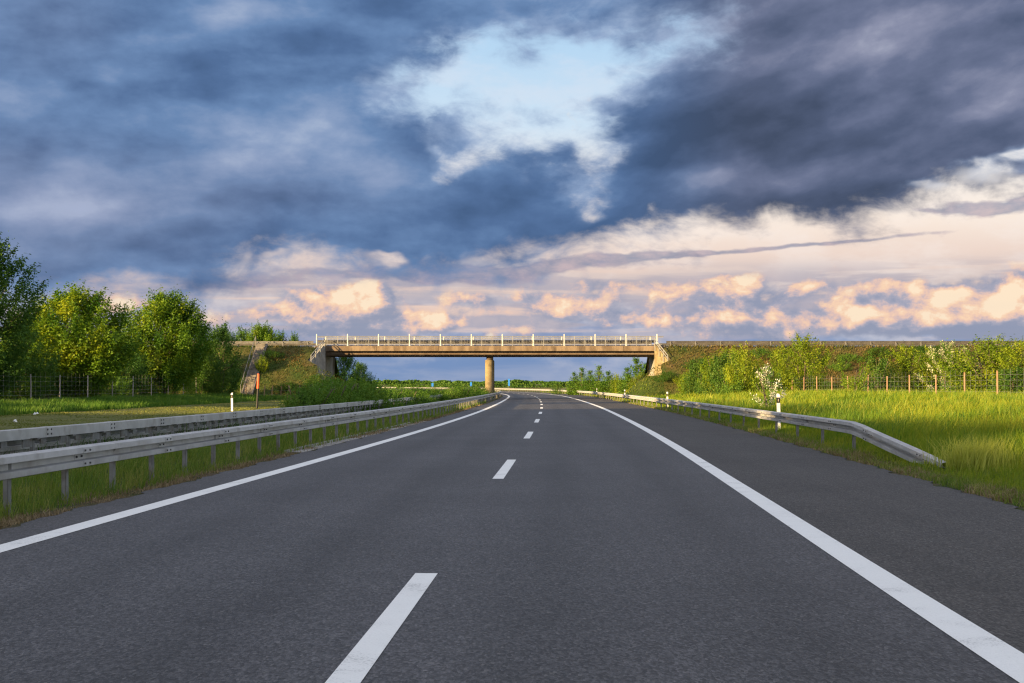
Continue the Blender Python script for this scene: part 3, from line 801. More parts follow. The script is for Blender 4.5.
# ---------------------------------------------------------------- delineator posts
def delineator():
    root = empty('delineator_post')
    prof = lambda k: [(-.06 * k, -.055 * k), (.06 * k, -.055 * k), (.045 * k, .035 * k), (0, .065 * k), (-.045 * k, .035 * k)]
    p = MB(); p.prism(prof(1), -.25, .76); p.build('body', M['white_plastic'], root)
    p = MB(); p.prism(prof(1.03), .76, .96); b = p.build('black_band', M['black_plastic'], root)
    p = MB(); p.box((0, -.062, .86), (.035, .016, .09), bev=.004); p.build('reflector', M['reflector'], b)
    p = MB(); pr = prof(1); n = len(pr)
    p.add([(x, y, .96) for x, y in pr] + [(x, y, 1.06 + y * .6) for x, y in pr], [tuple(range(n - 1, -1, -1)), tuple(range(n, 2 * n))] + [(i, (i + 1) % n, n + (i + 1) % n, n + i) for i in range(n)])
    p.build('cap', M['white_plastic'], root)
    return root
proto = delineator()
dl = [(49.6, 8.75, 'white delineator post just behind the right guardrail, in front of the white blossoming hawthorn'),
      (98.5, 8.9, 'white delineator post behind the right guardrail, second along, below the sunlit embankment bushes'),
      (148, 9.0, 'white delineator post behind the right guardrail shortly before the bridge, third along'),
      (204, 9.0, 'white delineator post behind the right guardrail just beyond the bridge, before the conifers'),
      (262, 9.0, 'farthest white delineator post along the right guardrail, beyond the bridge'),
      (86, -19.2, 'white delineator post with black band on the left verge beside the orange marker post'),
      (136, -20.4, 'small delineator post on the left verge, above the median bushes below the abutment')]
for i, (d, o, lab) in enumerate(dl):
    r = proto if i == 0 else copy_tree(proto)
    x, y = at(d, o); r.location = (x, y, float(zg(x, y)) + (.22 if i == 0 else .06)); r.rotation_euler = (0, random.uniform(-.03, .03), -math.atan(float(head(d))) + (.05 if o > 0 else -.1))
    tag(r, lab, 'delineator', 'delineator posts along the motorway')
# orange topped marker
mk = tag(empty('marker_post', (ray(257, 96), 96, float(zg(ray(257, 96), 96)))), 'tall thin marker post, black below and bright orange red above, on the left verge', 'marker post')
mk.rotation_euler = (0, R(2.5), 0)
p = MB(); p.lathe([(.075, -.3), (.07, 1.36), (.07, 1.38)], n=12); p.build('lower_pole', M['black_plastic'], mk)
p = MB(); p.lathe([(.085, 1.38), (.085, 2.36), (.06, 2.42)], n=12); p.build('orange_sleeve', M['orange_red'], mk)

# ---------------------------------------------------------------- fences
def fence(name, lab, pts, h, material, brace_at=(), wires=(.25, .5, .8, 1.1, 1.38), lean=.02, net=True):
    root = tag(empty(name), lab, 'fence')
    for i, (x, y) in enumerate(pts):
        p = MB(); p.tube([(0, 0, -.4), (0, 0, h * .5), (random.uniform(-lean, lean), 0, h + random.uniform(-.06, .08))], [.052, .05, .047], 8)
        z = float(zg(x, y))
        if i in brace_at:
            p.tube([(.0, -.05, h - .25), (-1.0, -.25, .0)], .05, 7)
        o = p.build('post', material, root, loc=(x, y, z)); o.rotation_euler = (random.uniform(-lean, lean), random.uniform(-lean, lean) * 1.3, random.uniform(0, 6))
        if i in brace_at: o.rotation_euler.z = 0
    w = MB()
    for hh in wires:
        P = []
        for (x, y) in pts: P.append((x, y - .06, float(zg(x, y)) + hh * h / 1.5))
        Q = []
        for a, b in zip(P, P[1:]): Q += [a, ((a[0] + b[0]) / 2, (a[1] + b[1]) / 2, (a[2] + b[2]) / 2 - .015)]
        w.tube(Q + [P[-1]], .0045, 4)
    if net:
        v = w
        for a, b in zip(pts, pts[1:]):
            L = math.dist(a, b); n = int(L / .9)
            for k in range(1, n):
                x = a[0] + (b[0] - a[0]) * k / n; y = a[1] + (b[1] - a[1]) * k / n; z = float(zg(x, y))
                v.box((x, y - .06, z + .6 * h), (.006, .006, 1.0 * h))
    w.build('wire', M['wire'], root)
    return root
LF = [at(d, -36.5) for d in (92.5, 98.5, 104.5, 111, 117.5, 123.5, 129.5, 135.5, 141.5, 147)]
LF = [at(86.5, -36.5)] + LF
fence('wire_fence', 'wire fence on grey weathered posts along the shaded trees on the left, one post braced', LF, 1.75, M['wood_grey'], brace_at=(1,))
LF2 = [(ray(px, d), d) for px, d in ((247, 151), (264, 151.5), (272, 151.3), (281, 151), (287, 150.5), (291, 150), (298, 149.5))]
fence('paddock_fence', 'short run of leaning old fence posts at the foot of the sunlit left embankment', LF2, 1.5, M['wood_brown'], lean=.22, net=False, wires=(.5, 1.0))
RF = [(ray(px, d), d) for px, d in ((1064, 69), (1030, 72.5), (997.6, 77), (965, 82.5), (936, 88), (909.5, 94), (887, 100), (868, 106), (848, 112), (832, 118), (817, 124), (804, 130), (792, 136))]
fence('wire_fence', 'wire fence on brown wooden posts across the sunlit meadow on the right', RF, 1.62, M['wood_brown'])

# ---------------------------------------------------------------- small blue signs far along the bend, litter on the verge
def blue_sign(px, d, zt, w, h, lab):
    x = ray(px, d); z = float(zg(x, d)); r = tag(empty('blue_sign', (x, d, z)), lab, 'sign', 'small blue signs at the far bend')
    p = MB(); p.tube([(0, .03, -.3), (0, .03, zt - z)], .05, 8); p.build('pole', M['post_steel'], r)
    p = MB(); p.box((0, 0, zt - z - h / 2), (w, .05, h), bev=.01); p.build('plate', M['blue_paint'], r)
blue_sign(509, 330, 3.2, .42, 1.7, 'tall narrow blue sign just right of the bridge pillar, far along the bend')
blue_sign(471, 300, 2.3, .42, .85, 'small blue sign left of the bridge pillar, behind the median bushes')
blue_sign(432.5, 280, 2.1, .42, .7, 'leftmost small blue sign far beyond the bridge, above the median bushes')
def scrap(px, py, s, lab):
    d = 2230 / (py - HY); x = ray(px, d); z = float(zg(x, d))
    p = MB(); n = 7
    vs = []
    for i in range(n):
        a = 2 * math.pi * i / n; r = s * random.uniform(.6, 1.1); vs.append((r * math.cos(a), r * .7 * math.sin(a), random.uniform(.02, .10)))
    top = [(v[0] * .6, v[1] * .6, v[2] + random.uniform(.03, .09)) for v in vs]
    p.add(vs + top, [tuple(range(n - 1, -1, -1)), tuple(range(n, 2 * n))] + [(i, (i + 1) % n, n + (i + 1) % n, n + i) for i in range(n)])
    o = p.build('litter', M['paper'], loc=(x, d, z + .03)); tag(o, lab, 'litter', 'white litter on the mown verge')
scrap(15, 424, .10, 'white scrap lying on the mown left verge close behind the guardrail, at the picture edge')
scrap(36, 417.5, .15, 'larger white scrap lying on the mown left verge near the edge of the tall grass')
# ---------------------------------------------------------------- foliage from many small leaves
def leaf_mesh(name, P, Nrm, size, material, parent=None, tone=None, aspect=.55):
    n = len(P); r = rng.normal(size=(n, 3)); Nrm = Nrm / (np.linalg.norm(Nrm, axis=1, keepdims=True) + 1e-6)
    T = r - (r * Nrm).sum(1, keepdims=True) * Nrm; T /= np.linalg.norm(T, axis=1, keepdims=True) + 1e-6
    B = np.cross(Nrm, T); s = (size * rng.uniform(.65, 1.35, n))[:, None]
    fold = Nrm * s * .14
    V = np.stack([P - T * s * .5, P + B * s * aspect * .5 + fold - T * s * .06, P + T * s * .5, P - B * s * aspect * .5 + fold - T * s * .06], 1).reshape(-1, 3)
    tone = np.repeat(np.full(n, .5) if tone is None else tone, 4)
    return np_mesh(name, V, np.arange(4 * n), np.arange(0, 4 * n, 4), material, parent, attrs={'tone': tone})
def foliage(clumps, per, size, upb=.25, elong=.55, spread=.24):
    """clumps: list of (centre, radius, axis) -> points, normals, tones"""
    Ps, Ns, Ts = [], [], []
    for c, rad, ax in clumps:
        n = max(int(per * rad ** 2 * rng.uniform(.75, 1.25)), 8)
        ax = np.array(ax) / (np.linalg.norm(ax) + 1e-6)
        along = rng.normal(0, elong, n)[:, None] * rad * ax
        taper = (1.05 - np.clip(np.abs(along @ ax)[:, None] / (rad * 1.3), 0, .8))
        p = np.array(c) + along + rng.normal(0, spread, (n, 3)) * rad * taper * np.array([1.3, 1.3, 1.0]) 
        nr = rng.normal(size=(n, 3)) * .8 + ax * .35 + np.array([0, 0, upb]) + (p - np.array(c)) / rad * .8
        Ps.append(p); Ns.append(nr); Ts.append(np.clip(.5 + rng.normal(0, .13) + rng.normal(0, .07, n), 0, 1))
    return np.concatenate(Ps), np.concatenate(Ns), np.concatenate(Ts)
def crown_clumps(h, zb, rad, n, prof, rc, up=.8, lop=.25, shell=.45, tp=.9):
    out = []
    ph = rng.uniform(0, 6.28, 4)
    for i in range(n):
        t = rng.uniform(0, 1) ** tp; a = rng.uniform(0, 2 * math.pi)
        R_ = rad * prof(t) * (1 + lop * (math.sin(2 * a + ph[0] + 3 * t) * .5 + math.sin(3 * a + ph[1] - 4 * t) * .5))
        q = shell + (1 - shell) * math.sqrt(rng.uniform(0, 1)) if rng.uniform() < .78 else math.sqrt(rng.uniform(0, 1)) * .6
        r = R_ * q; z = zb + (h - zb) * t
        r_c = rc * rng.uniform(.7, 1.3) * (1.0 - .35 * t)
        ax = (math.cos(a) * .7, math.sin(a) * .7, up + .6 * t)
        out.append(((r * math.cos(a), r * math.sin(a), z), r_c, ax))
    return out
def trunk_mesh(h, r0, clumps, nl, parent, lean=.15, multi=1, zfork=.3):
    mb = MB()
    for m in range(multi):
        a = rng.uniform(0, 6.28); sp = .0 if multi == 1 else rng.uniform(.15, .55)
        top = np.array([lean * rng.normal() * 2 + math.cos(a) * sp * 2.2, lean * rng.normal() * 2 + math.sin(a) * sp * 2.2, h * rng.uniform(.75, .9)])
        pts, rr = [], []
        for k in range(7):
            u = k / 6; w = rng.normal(0, .05 * h * .1, 2) * (u > 0)
            pts.append((math.cos(a) * sp * .5 * (1 - u) + top[0] * u ** 1.3 + w[0], math.sin(a) * sp * .5 * (1 - u) + top[1] * u ** 1.3 + w[1], -.3 + (top[2] + .3) * u)); rr.append(r0 / math.sqrt(multi) * (1 - .85 * u) + .012)
        mb.tube(pts, rr, 8)
        idx = rng.choice(len(clumps), min(nl // multi, len(clumps)), replace=False)
        for i in idx:
            c = np.array(clumps[i][0]); u = np.clip(zfork + (c[2] / h) * .5 - .1, .15, .85)
            k = int(u * 6); p = np.array(pts[k]) * (1 - (u * 6 - k)) + np.array(pts[k + 1]) * (u * 6 - k)
            mid = p * .5 + c * .5 + np.array([0, 0, -.06 * h * rng.uniform(0, 1)])
            r_ = rr[k] * .5
            mb.tube([p, mid, c], [r_, r_ * .6, .012], 5)
    return mb.build('trunk', M['bark'], parent, smooth=True)
def make_plant(name, h, zb, rad, n, prof, rc, per, size, material, r0, nl=14, multi=1, up=.8, lop=.25, shell=.45, elong=.55, spread=.24, crown_name='crown', tp=.9):
    root = empty(name); cl = crown_clumps(h - rc * .7, zb, rad, n, prof, rc, up, lop, shell, tp)
    P, N, T = foliage(cl, per, size, elong=elong, spread=spread)
    leaf_mesh(crown_name, P, N, size, material, root, T)
    trunk_mesh(h, r0, cl, nl, root, multi=multi)
    return root, cl
ovoid = lambda t: max(math.sin(math.pi * (t * .86 + .12)), 0.06) ** .7
dome = lambda t: max(1 - t ** 2.2, .04) ** .55
spire = lambda t: max((1 - t) ** .7 * min(1, .55 + t * 2), .05)
PR = {}
PR['maple_a'] = make_plant('maple_tree', 9.0, .9, 4.3, 270, ovoid, 1.3, 165, .20, M['leaf_maple'], .17, 22, multi=3, up=.9)[0]
PR['maple_b'] = make_plant('maple_tree', 10.0, 1.3, 4.2, 290, ovoid, 1.25, 165, .20, M['leaf_maple'], .18, 22, multi=3, up=1.0)[0]
PR['tall'] = make_plant('tall_tree', 13.0, .6, 3.5, 420, lambda t: max(math.sin(math.pi * (t * .84 + .15)), .05) ** .8, .95, 130, .19, M['leaf_dark'], .2, 26, up=.7, lop=.35, elong=.6, spread=.24)[0]
PR['bushy'] = make_plant('bushy_tree', 7.0, .3, 3.1, 140, ovoid, 1.05, 160, .18, M['leaf_dark'], .12, 16, multi=3, up=.7)[0]
PR['light'] = make_plant('young_tree', 5.2, .2, 2.3, 170, ovoid, .70, 190, .13, M['leaf_yellow'], .08, 20, multi=5, up=.9, lop=.4, spread=.2)[0]
PR['shrub_a'] = make_plant('shrub', 1.75, .05, 1.7, 100, dome, .50, 330, .10, M['leaf_shrub'], .04, 10, multi=4, up=.8, crown_name='foliage')[0]
PR['shrub_b'] = make_plant('shrub', 1.5, .05, 1.5, 90, dome, .46, 340, .095, M['leaf_shrub'], .04, 10, multi=4, up=1.1, crown_name='foliage')[0]
PR['shrub_c'] = make_plant('shrub', 2.4, .1, 1.7, 95, ovoid, .6, 240, .12, M['leaf_yellow'], .05, 10, multi=4, up=.8, crown_name='foliage')[0]
PR['shrub_d'] = make_plant('shrub', 2.6, .1, 1.9, 100, dome, .6, 240, .12, M['leaf_deep'], .05, 10, multi=4, up=.8, crown_name='foliage')[0]
PR['poplar'] = make_plant('slender_tree', 5.4, .2, 1.25, 130, spire, .55, 190, .15, M['leaf_shrub'], .07, 12, tp=1.9, up=1.0, crown_name='crown')[0]
def hawthorn(name, h, rad, n, bm, frac):
    root, cl = make_plant(name, h, .3, rad, n, ovoid, .5, 150, .11, M['leaf_shrub'], .06, 12, multi=3, up=.5, lop=.4)
    sel = [c for c in cl if rng.uniform() < frac]
    sel = [((c[0][0] * 1.1, c[0][1] * 1.1, c[0][2] + .05), c[1] * .8, c[2]) for c in sel]
    P, N, T = foliage(sel, 420, .08, elong=.5, spread=.26); leaf_mesh('blossom', P, N, .08, bm, root, T, aspect=.9)
    return root
PR['haw'] = hawthorn('hawthorn', 2.9, .95, 52, M['blossom'], .5)
PR['haw_big'] = hawthorn('hawthorn', 4.2, 2.3, 90, M['blossom_faint'], .5)
p = empty('sapling'); cl = []
for i in range(7):
    a = i * .9; r = .22 + .12 * i % .5
    for z in (.5, .9, 1.3, 1.7, 2.0):
        if z < 1.0 + (i * .37 % 1.2): cl.append(((math.cos(a) * r * (1 + z * .5), math.sin(a) * r * (1 + z * .5), z), .32, (math.cos(a) * .3, math.sin(a) * .3, 1)))
Pp, Nn, Tt = foliage(cl, 330, .11); leaf_mesh('crown', Pp, Nn, .11, M['leaf_yellow'], p, Tt); trunk_mesh(2.0, .03, cl, 8, p, multi=3); PR['sapling'] = p

_used = set()
def place(kind, x, y, label, cat, group=None, sx=1.0, sz=1.0, rz=None, z=None, sink=.05, name=None):
    src = PR[kind]
    if kind in _used: o = copy_tree(src)
    else: o = src; _used.add(kind)
    if name: o.name = name
    o.location = (x, y, (float(zg(x, y)) if z is None else z) - sink)
    o.rotation_euler = (0, 0, random.uniform(0, 6.28) if rz is None else rz); o.scale = (sx, sx, sz)
    if 'group' in o.keys(): del o['group']
    return tag(o, label, cat, group)
def plp(kind, px, d, label, cat, group=None, **k): return place(kind, ray(px, d), d, label, cat, group, **k)
HH = {'maple_a': 9.0, 'maple_b': 10.0, 'tall': 13.0, 'bushy': 7.0, 'light': 5.2, 'shrub_a': 1.75, 'shrub_b': 1.5, 'shrub_c': 2.4, 'shrub_d': 2.6, 'poplar': 5.4, 'haw': 2.9, 'haw_big': 4.2, 'sapling': 2.2}
def top(kind, px, d, ytop, wpx, wid, label, cat, group=None, z=None, **k):
    """place so that its top reaches row ytop and its crown spans wpx pixels (wid = crown width of the model)"""
    x = ray(px, d); zz = float(zg(x, d)) if z is None else z
    h = zpx(ytop, d) - zz
    return place(kind, x, d, label, cat, group, sx=wpx * d / F / wid, sz=h / HH[kind], z=zz, **k)
GL = 'trees behind the left wire fence'
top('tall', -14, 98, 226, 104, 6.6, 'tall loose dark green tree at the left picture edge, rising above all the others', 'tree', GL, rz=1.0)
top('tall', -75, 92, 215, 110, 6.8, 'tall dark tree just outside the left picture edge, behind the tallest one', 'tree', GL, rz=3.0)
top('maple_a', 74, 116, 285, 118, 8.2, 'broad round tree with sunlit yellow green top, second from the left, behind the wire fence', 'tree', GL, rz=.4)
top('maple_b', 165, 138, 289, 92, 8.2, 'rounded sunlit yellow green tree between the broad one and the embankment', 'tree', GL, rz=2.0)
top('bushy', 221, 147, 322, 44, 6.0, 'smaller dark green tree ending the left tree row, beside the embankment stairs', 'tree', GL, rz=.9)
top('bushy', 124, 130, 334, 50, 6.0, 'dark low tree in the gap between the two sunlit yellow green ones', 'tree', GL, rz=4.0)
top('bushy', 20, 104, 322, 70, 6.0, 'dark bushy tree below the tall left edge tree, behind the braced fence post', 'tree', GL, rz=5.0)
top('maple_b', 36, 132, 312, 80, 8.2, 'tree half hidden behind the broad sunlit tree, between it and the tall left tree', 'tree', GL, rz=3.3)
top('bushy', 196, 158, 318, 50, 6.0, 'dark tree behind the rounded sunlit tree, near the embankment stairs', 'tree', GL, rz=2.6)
# understorey behind the fence
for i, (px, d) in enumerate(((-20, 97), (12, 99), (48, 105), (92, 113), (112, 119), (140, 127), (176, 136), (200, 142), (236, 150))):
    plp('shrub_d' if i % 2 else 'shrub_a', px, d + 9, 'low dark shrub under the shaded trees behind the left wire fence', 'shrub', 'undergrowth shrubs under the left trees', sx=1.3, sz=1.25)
# the row goes on beyond the left picture edge and keeps the near road in shade
for row, (la, d0, d1, stp, kinds, sx) in enumerate(((-41, -70, 60, 5.5, ('maple_b', 'maple_a', 'tall'), 1.45), (-49, -74, 56, 6.5, ('maple_a', 'bushy'), 1.6))):
    for i, d in enumerate(np.arange(d0, d1, stp)):
        x, y = at(float(d), la + random.uniform(-1.5, 1.5)); k = kinds[i % len(kinds)]
        place(k, x, y, 'leafy tree of the row beyond the left picture edge that shades the near road', 'tree', 'trees beyond the left picture edge', sx=sx * (1.25 if k == 'tall' else 1), sz=12.2 * random.uniform(.94, 1.03) / HH[k])
for i, d in enumerate(range(28, 112, 8)):  # unseen row, put in to keep the fenced trees' lower crowns in shade
    x, y = at(d, -78 + random.uniform(-3, 3)); k = ('maple_b', 'maple_a')[i % 2]
    place(k, x, y, 'unseen tree of the distant row beyond the left picture edge, shading the fenced trees', 'tree', 'distant row beyond the left picture edge', sx=1.2, sz={'maple_a': 1.2, 'maple_b': 1.08}[k])
# trees behind the left approach road
for px, d, yt, w, k, lab in ((243, 196, 326, 34, 'bushy', 'green tree behind the left approach road, above the head of the embankment stairs'),
                             (262, 190, 322, 30, 'maple_a', 'leafy tree behind the left approach road guardrail, tallest of the group beside the stairs'),
                             (280, 194, 330, 26, 'bushy', 'low bushy tree behind the left approach road, third from the stairs'),
                             (294, 190, 331, 18, 'bushy', 'small bushy tree behind the left approach guardrail, nearest the bridge railing'),
                             (228, 188, 329, 30, 'bushy', 'green tree behind the left approach road, half hidden by the left tree row')):
    top(k, px, d, yt, w, 6.0, lab, 'tree', 'trees behind the left approach road')
# seen under the bridge
for px, d, yt, w, k, lab in ((345, 196, 352, 34, 'bushy', 'dense dark green tree seen under the bridge right beside the left abutment'),
                             (360, 210, 361, 26, 'bushy', 'rounded dark green tree under the bridge, farther right than the one beside the left abutment'),
                             (333, 188, 362, 20, 'bushy', 'dark bush close behind the left abutment under the bridge'),
                             (636, 212, 356, 17, 'poplar', 'tallest of the slender trees seen under the bridge near the right abutment'),
                             (645, 206, 362, 14, 'poplar', 'slender tree under the bridge nearest the right abutment'),
                             (627, 214, 366, 12, 'poplar', 'slender tree under the bridge just left of the tallest one near the right abutment'),
                             (574, 236, 371, 10, 'poplar', 'small slender tree leftmost in the row under the right bridge span'),
                             (582, 234, 366, 11, 'poplar', 'slender tree second from the left in the row under the right bridge span'),
                             (590, 232, 369, 12, 'poplar', 'slender tree in the middle of the row under the right bridge span'),
                             (599, 230, 364, 12, 'poplar', 'slender tree fourth from the left in the row under the right bridge span'),
                             (608, 228, 370, 13, 'poplar', 'slender tree at the right end of the row under the right bridge span'),
                             (617, 222, 372, 14, 'shrub_c', 'yellow green bush between the slender trees under the right bridge span'),
                             (641, 200, 372, 22, 'shrub_c', 'bright green bush under the bridge close to the right abutment'),
                             (557, 250, 381.5, 11, 'shrub_d', 'small round bush under the right bridge span, left of the row of slender trees')):
    top(k, px, d, yt, w * (1.6 if k == 'poplar' else 1), {'bushy': 6.0, 'poplar': 2.1, 'shrub_c': 3.3, 'shrub_d': 3.6}[k], lab, 'tree' if 'tree' in lab.split(' seen')[0].split(' under')[0] else 'shrub', 'trees and bushes seen under the bridge')
# median bushes
def median(d0, d1, stp, hgt, lab, grp, spread=1.1, la=-11.0):
    d = d0; i = 0
    while d < d1:
        x, y = at(d, la + random.uniform(-spread, spread)); k = ('shrub_a', 'shrub_b')[i % 2]
        place(k, x, y, lab, 'shrub', grp, sx=random.uniform(.85, 1.15), sz=hgt / HH[k] * random.uniform(.88, 1.1)); d += stp * random.uniform(.8, 1.2); i += 1
median(70, 85, 1.4, 2.0, 'tall leafy bush in the median strip, one of the near clump rising above the guardrails', 'bushes of the near median clump', .7)
median(90, 156, 2.9, 1.45, 'leafy green bush of the long middle row in the median strip, spilling over the guardrail', 'bushes of the middle median row', 1.2)
median(126, 166, 2.9, 1.6, 'leafy green bush of the far median clump in front of the bridge pillar', 'bushes of the far median clump', .9, -7.7)
median(178, 235, 6, 1.2, 'small green bush in the median strip beyond the bridge pillar', 'median bushes beyond the bridge', .9, -7.7)
# right side: hawthorn, young trees and bushes along the embankment foot
plp('haw', 770, 78, 'small hawthorn covered in white blossom behind the right guardrail', 'hawthorn', sx=.9, sz=.95)
top('light', 803, 137, 331, 56, 4.3, 'sunlit young tree with several stems, tallest plant before the right embankment', 'young tree')
top('light', 782, 143, 345, 40, 4.3, 'sunlit young tree behind the white blossoming hawthorn, left of the tallest young tree', 'young tree')
for k, px, d, yt, w, lab in (
    ('shrub_d', 722, 134, 350, 34, 'rounded mid green bush on the right embankment foot, between the bridge and the hawthorn'),
    ('shrub_c', 742, 128, 343, 30, 'upright yellow green bush just left of the young trees on the right embankment foot'),
    ('shrub_d', 700, 146, 358, 26, 'dark green bush low on the right embankment near the bridge abutment'),
    ('shrub_c', 690, 150, 368, 20, 'small bright yellow green bush low on the right embankment next to the wing wall'),
    ('shrub_c', 712, 140, 371, 22, 'small yellow green bush in front of the dark bush near the right abutment'),
    ('shrub_d', 752, 139, 366, 34, 'low dark green bush left of the white hawthorn'),
    ('light', 728, 141, 344, 42, 'tall mid green bush on the right embankment foot, highest between bridge and hawthorn'),
    ('shrub_a', 735, 128, 378, 30, 'low spreading bush in the grass behind the right guardrail, left of the hawthorn'),
    ('shrub_d', 876, 108, 352, 38, 'rounded green bush behind the right fence, leftmost of the dense row'),
    ('light', 906, 110, 342, 46, 'green bush behind the right fence between the rounded bush and the pale blossoming hawthorn'),
    ('light', 990, 98, 333, 72, 'tall sunlit yellow green bush behind the right fence beside the pale blossoming hawthorn'),
    ('light', 1026, 94, 336, 66, 'tall sunlit bush at the right picture edge behind the fence'),
    ('shrub_d', 968, 100, 362, 40, 'dark low bush behind the right fence under the pale hawthorn'),
    ('shrub_d', 1012, 92, 364, 44, 'dark low bush behind the last fence post at the right picture edge'),
    ('shrub_c', 930, 112, 346, 30, 'yellow green bush partly behind the pale hawthorn')):
    top(k, px, d, yt, w * 1.2, {'shrub_d': 3.6, 'shrub_c': 3.3, 'shrub_a': 3.3, 'light': 4.3}[k], lab, 'shrub', 'bushes along the right embankment')
top('haw_big', 948, 103, 337, 62, 4.6, 'large hawthorn with pale cream blossom behind the right fence', 'hawthorn')
plp('sapling', 853, 104, 'little bright green sapling standing alone behind the right fence', 'sapling', sx=1.25, sz=1.3)
def on_slope(x, y, left): return max(float(emb_h(np.array([x]), np.array([y]), left)[()] if False else emb_h(np.array([float(x)]), np.array([float(y)]), left)[0]), float(zg(x, y)))
def slope_bush(k, px, d, h, w, left, lab):
    x = ray(px, d); place(k, x, d, lab, 'shrub', 'bushes on the embankment slopes', sx=w / {'shrub_c': 3.3, 'shrub_d': 3.6, 'shrub_b': 2.9}[k], sz=h / HH[k], z=on_slope(x, d, left), sink=.1)
slope_bush('shrub_c', 262, 160.5, 2.0, 1.6, True, 'sunlit yellow bush beside the stairs on the left embankment')
slope_bush('shrub_d', 290, 157, 1.2, 3.0, True, 'low green bush on the left embankment below the wing wall')
slope_bush('shrub_d', 318, 158, 1.5, 2.6, True, 'green bush at the foot of the left wing wall')
slope_bush('shrub_b', 272, 163.5, .9, 3.0, True, 'low green growth near the top of the left embankment')
slope_bush('shrub_d', 668, 159, 1.1, 3.2, False, 'low green bush below the right wing wall')
slope_bush('shrub_c', 686, 158, 1.6, 2.6, False, 'yellow green bush on the slope right of the right wing wall')
slope_bush('shrub_d', 700, 161, 1.3, 3.4, False, 'green bush halfway up the right embankment near the wing wall')
slope_bush('shrub_b', 760, 163.5, 1.2, 3.5, False, 'low green growth near the top of the right embankment above the young trees')
slope_bush('shrub_d', 880, 163, 1.3, 4.0, False, 'low green bush near the top of the right embankment above the fence')
slope_bush('shrub_b', 850, 162.5, 1.0, 3.0, False, 'small green bush on the reddish part of the right embankment')

for i in range(9):
    px = rng.uniform(676, 1010); d = rng.uniform(156.5, 164); x = ray(px, d)
    place(('shrub_b', 'shrub_d', 'shrub_c')[i % 3], x, d, 'low bush among the dry brown growth on the slope of the right embankment', 'shrub', 'low bushes on the right embankment slope', sx=rng.uniform(.7, 1.2), sz=rng.uniform(.35, .7), z=on_slope(x, d, False), sink=.1)
# ---------------------------------------------------------------- grass
def blades(name, X, Y, Z, h, w, lean, material, kind='stuff', bend=.35, tone=None):
    n = len(X); a = rng.uniform(0, 2 * math.pi, n); b = rng.uniform(0, 2 * math.pi, n)
    dx, dy = np.cos(a) * w / 2, np.sin(a) * w / 2; lx, ly = np.cos(b) * lean * h, np.sin(b) * lean * h
    wind = .10 * h
    z0 = Z - .03
    P = np.stack([X - dx, Y - dy, z0, X + dx, Y + dy, z0,
                  X + dx * .75 + lx * .35 + wind * .3, Y + dy * .75 + ly * .35, z0 + h * .55, X - dx * .75 + lx * .35 + wind * .3, Y - dy * .75 + ly * .35, z0 + h * .55,
                  X + lx + wind, Y + ly, z0 + h * (1 - bend * lean)], 1).reshape(-1, 3)
    o = np.arange(n)[:, None] * 5
    loops = (o + np.array([0, 1, 2, 3, 3, 2, 4])).ravel(); st = (np.arange(n)[:, None] * 7 + np.array([0, 4])).ravel()
    tone = np.clip(rng.normal(.5, .17, n), 0, 1) if tone is None else tone
    ob = np_mesh(name, P, loops, st, material, attrs={'tone': np.repeat(tone, 5)})
    return tag(ob, kind=kind)
def scatter(n, d0, d1, l0, l1, p=1.2, jitter=True):
    u = rng.uniform(0, 1, n); q = 1 - p
    d = (d0 ** q + (d1 ** q - d0 ** q) * u) ** (1 / q)
    lo = np.array([l0(v) for v in d]) if callable(l0) else np.full(n, float(l0)); hi = np.array([l1(v) for v in d]) if callable(l1) else np.full(n, float(l1))
    L = lo + (hi - lo) * rng.uniform(0, 1, n)
    th = np.arctan(head(d)); return Cx(d) + L * np.cos(th), d - L * np.sin(th), d, L
def grass(name, n, d0, d1, l0, l1, h0, h1, material, w0=.006, wk=.00034, lean=.45, p=1.2, thin=None, patch=None):
    X, Y, d, L = scatter(n, d0, d1, l0, l1, p)
    m = np.ones(len(X), bool)
    if thin is not None:
        f = vnoise(X * thin[0] + 31, Y * thin[0] + 7); m &= rng.uniform(0, 1, len(X)) < np.clip((f - thin[1]) * 4 + .5, .04, 1)
    X, Y, d, L = X[m], Y[m], d[m], L[m]
    hh = rng.uniform(h0, h1, len(X)) * (.45 + .65 * vnoise(X * .5 + 3, Y * .35) + .55 * vnoise(X * 1.7, Y * 1.1 + 8))
    if patch is not None: hh = hh * patch(X, Y, L)
    return blades(name, X, Y, zg(X, Y), hh, w0 + wk * d, lean * rng.uniform(.3, 1.4, len(X)), material)
eL = lambda d: off('edge_l', d) - .04
eR = lambda d: off('edge_r', d) + .04
grass('median_grass', 52000, 10, 130, -9.9, lambda d: off('edge_l', d) - .28, .10, .34, M['grass_median'], .005, .0003)
grass('dry_verge_grass', 30000, 10, 120, lambda d: off('edge_l', d) - .8, eL, .03, .13, M['grass_dry'], .005, .0003, .9, thin=(.8, .4))
grass('mown_grass', 40000, 42, 150, -27.8, -19.1, .03, .09, M['grass_mown'], .012, .0005, .8, thin=(.3, .35))
grass('tall_grass', 40000, 58, 165, -34, -27.6, .22, .55, M['grass_tall'], .008, .0004, .35)
grass('verge_grass', 30000, 14, 150, eR, 8.9, .05, .22, M['grass_median'], .005, .0003, .6)
grass('dry_verge_grass', 30000, 14, 150, eR, lambda d: off('edge_r', d) + .7, .04, .17, M['grass_dry'], .005, .0003, .8, thin=(.7, .42))
grass('meadow_grass', 125000, 17, 60, lambda d: off('edge_r', d) + .55, 24, .22, .62, M['grass_meadow'], .005, .00032, .4, 1.5, patch=lambda X, Y, L: .45 + .55 * np.clip((L - 8.2) / 2.5, 0, 1))
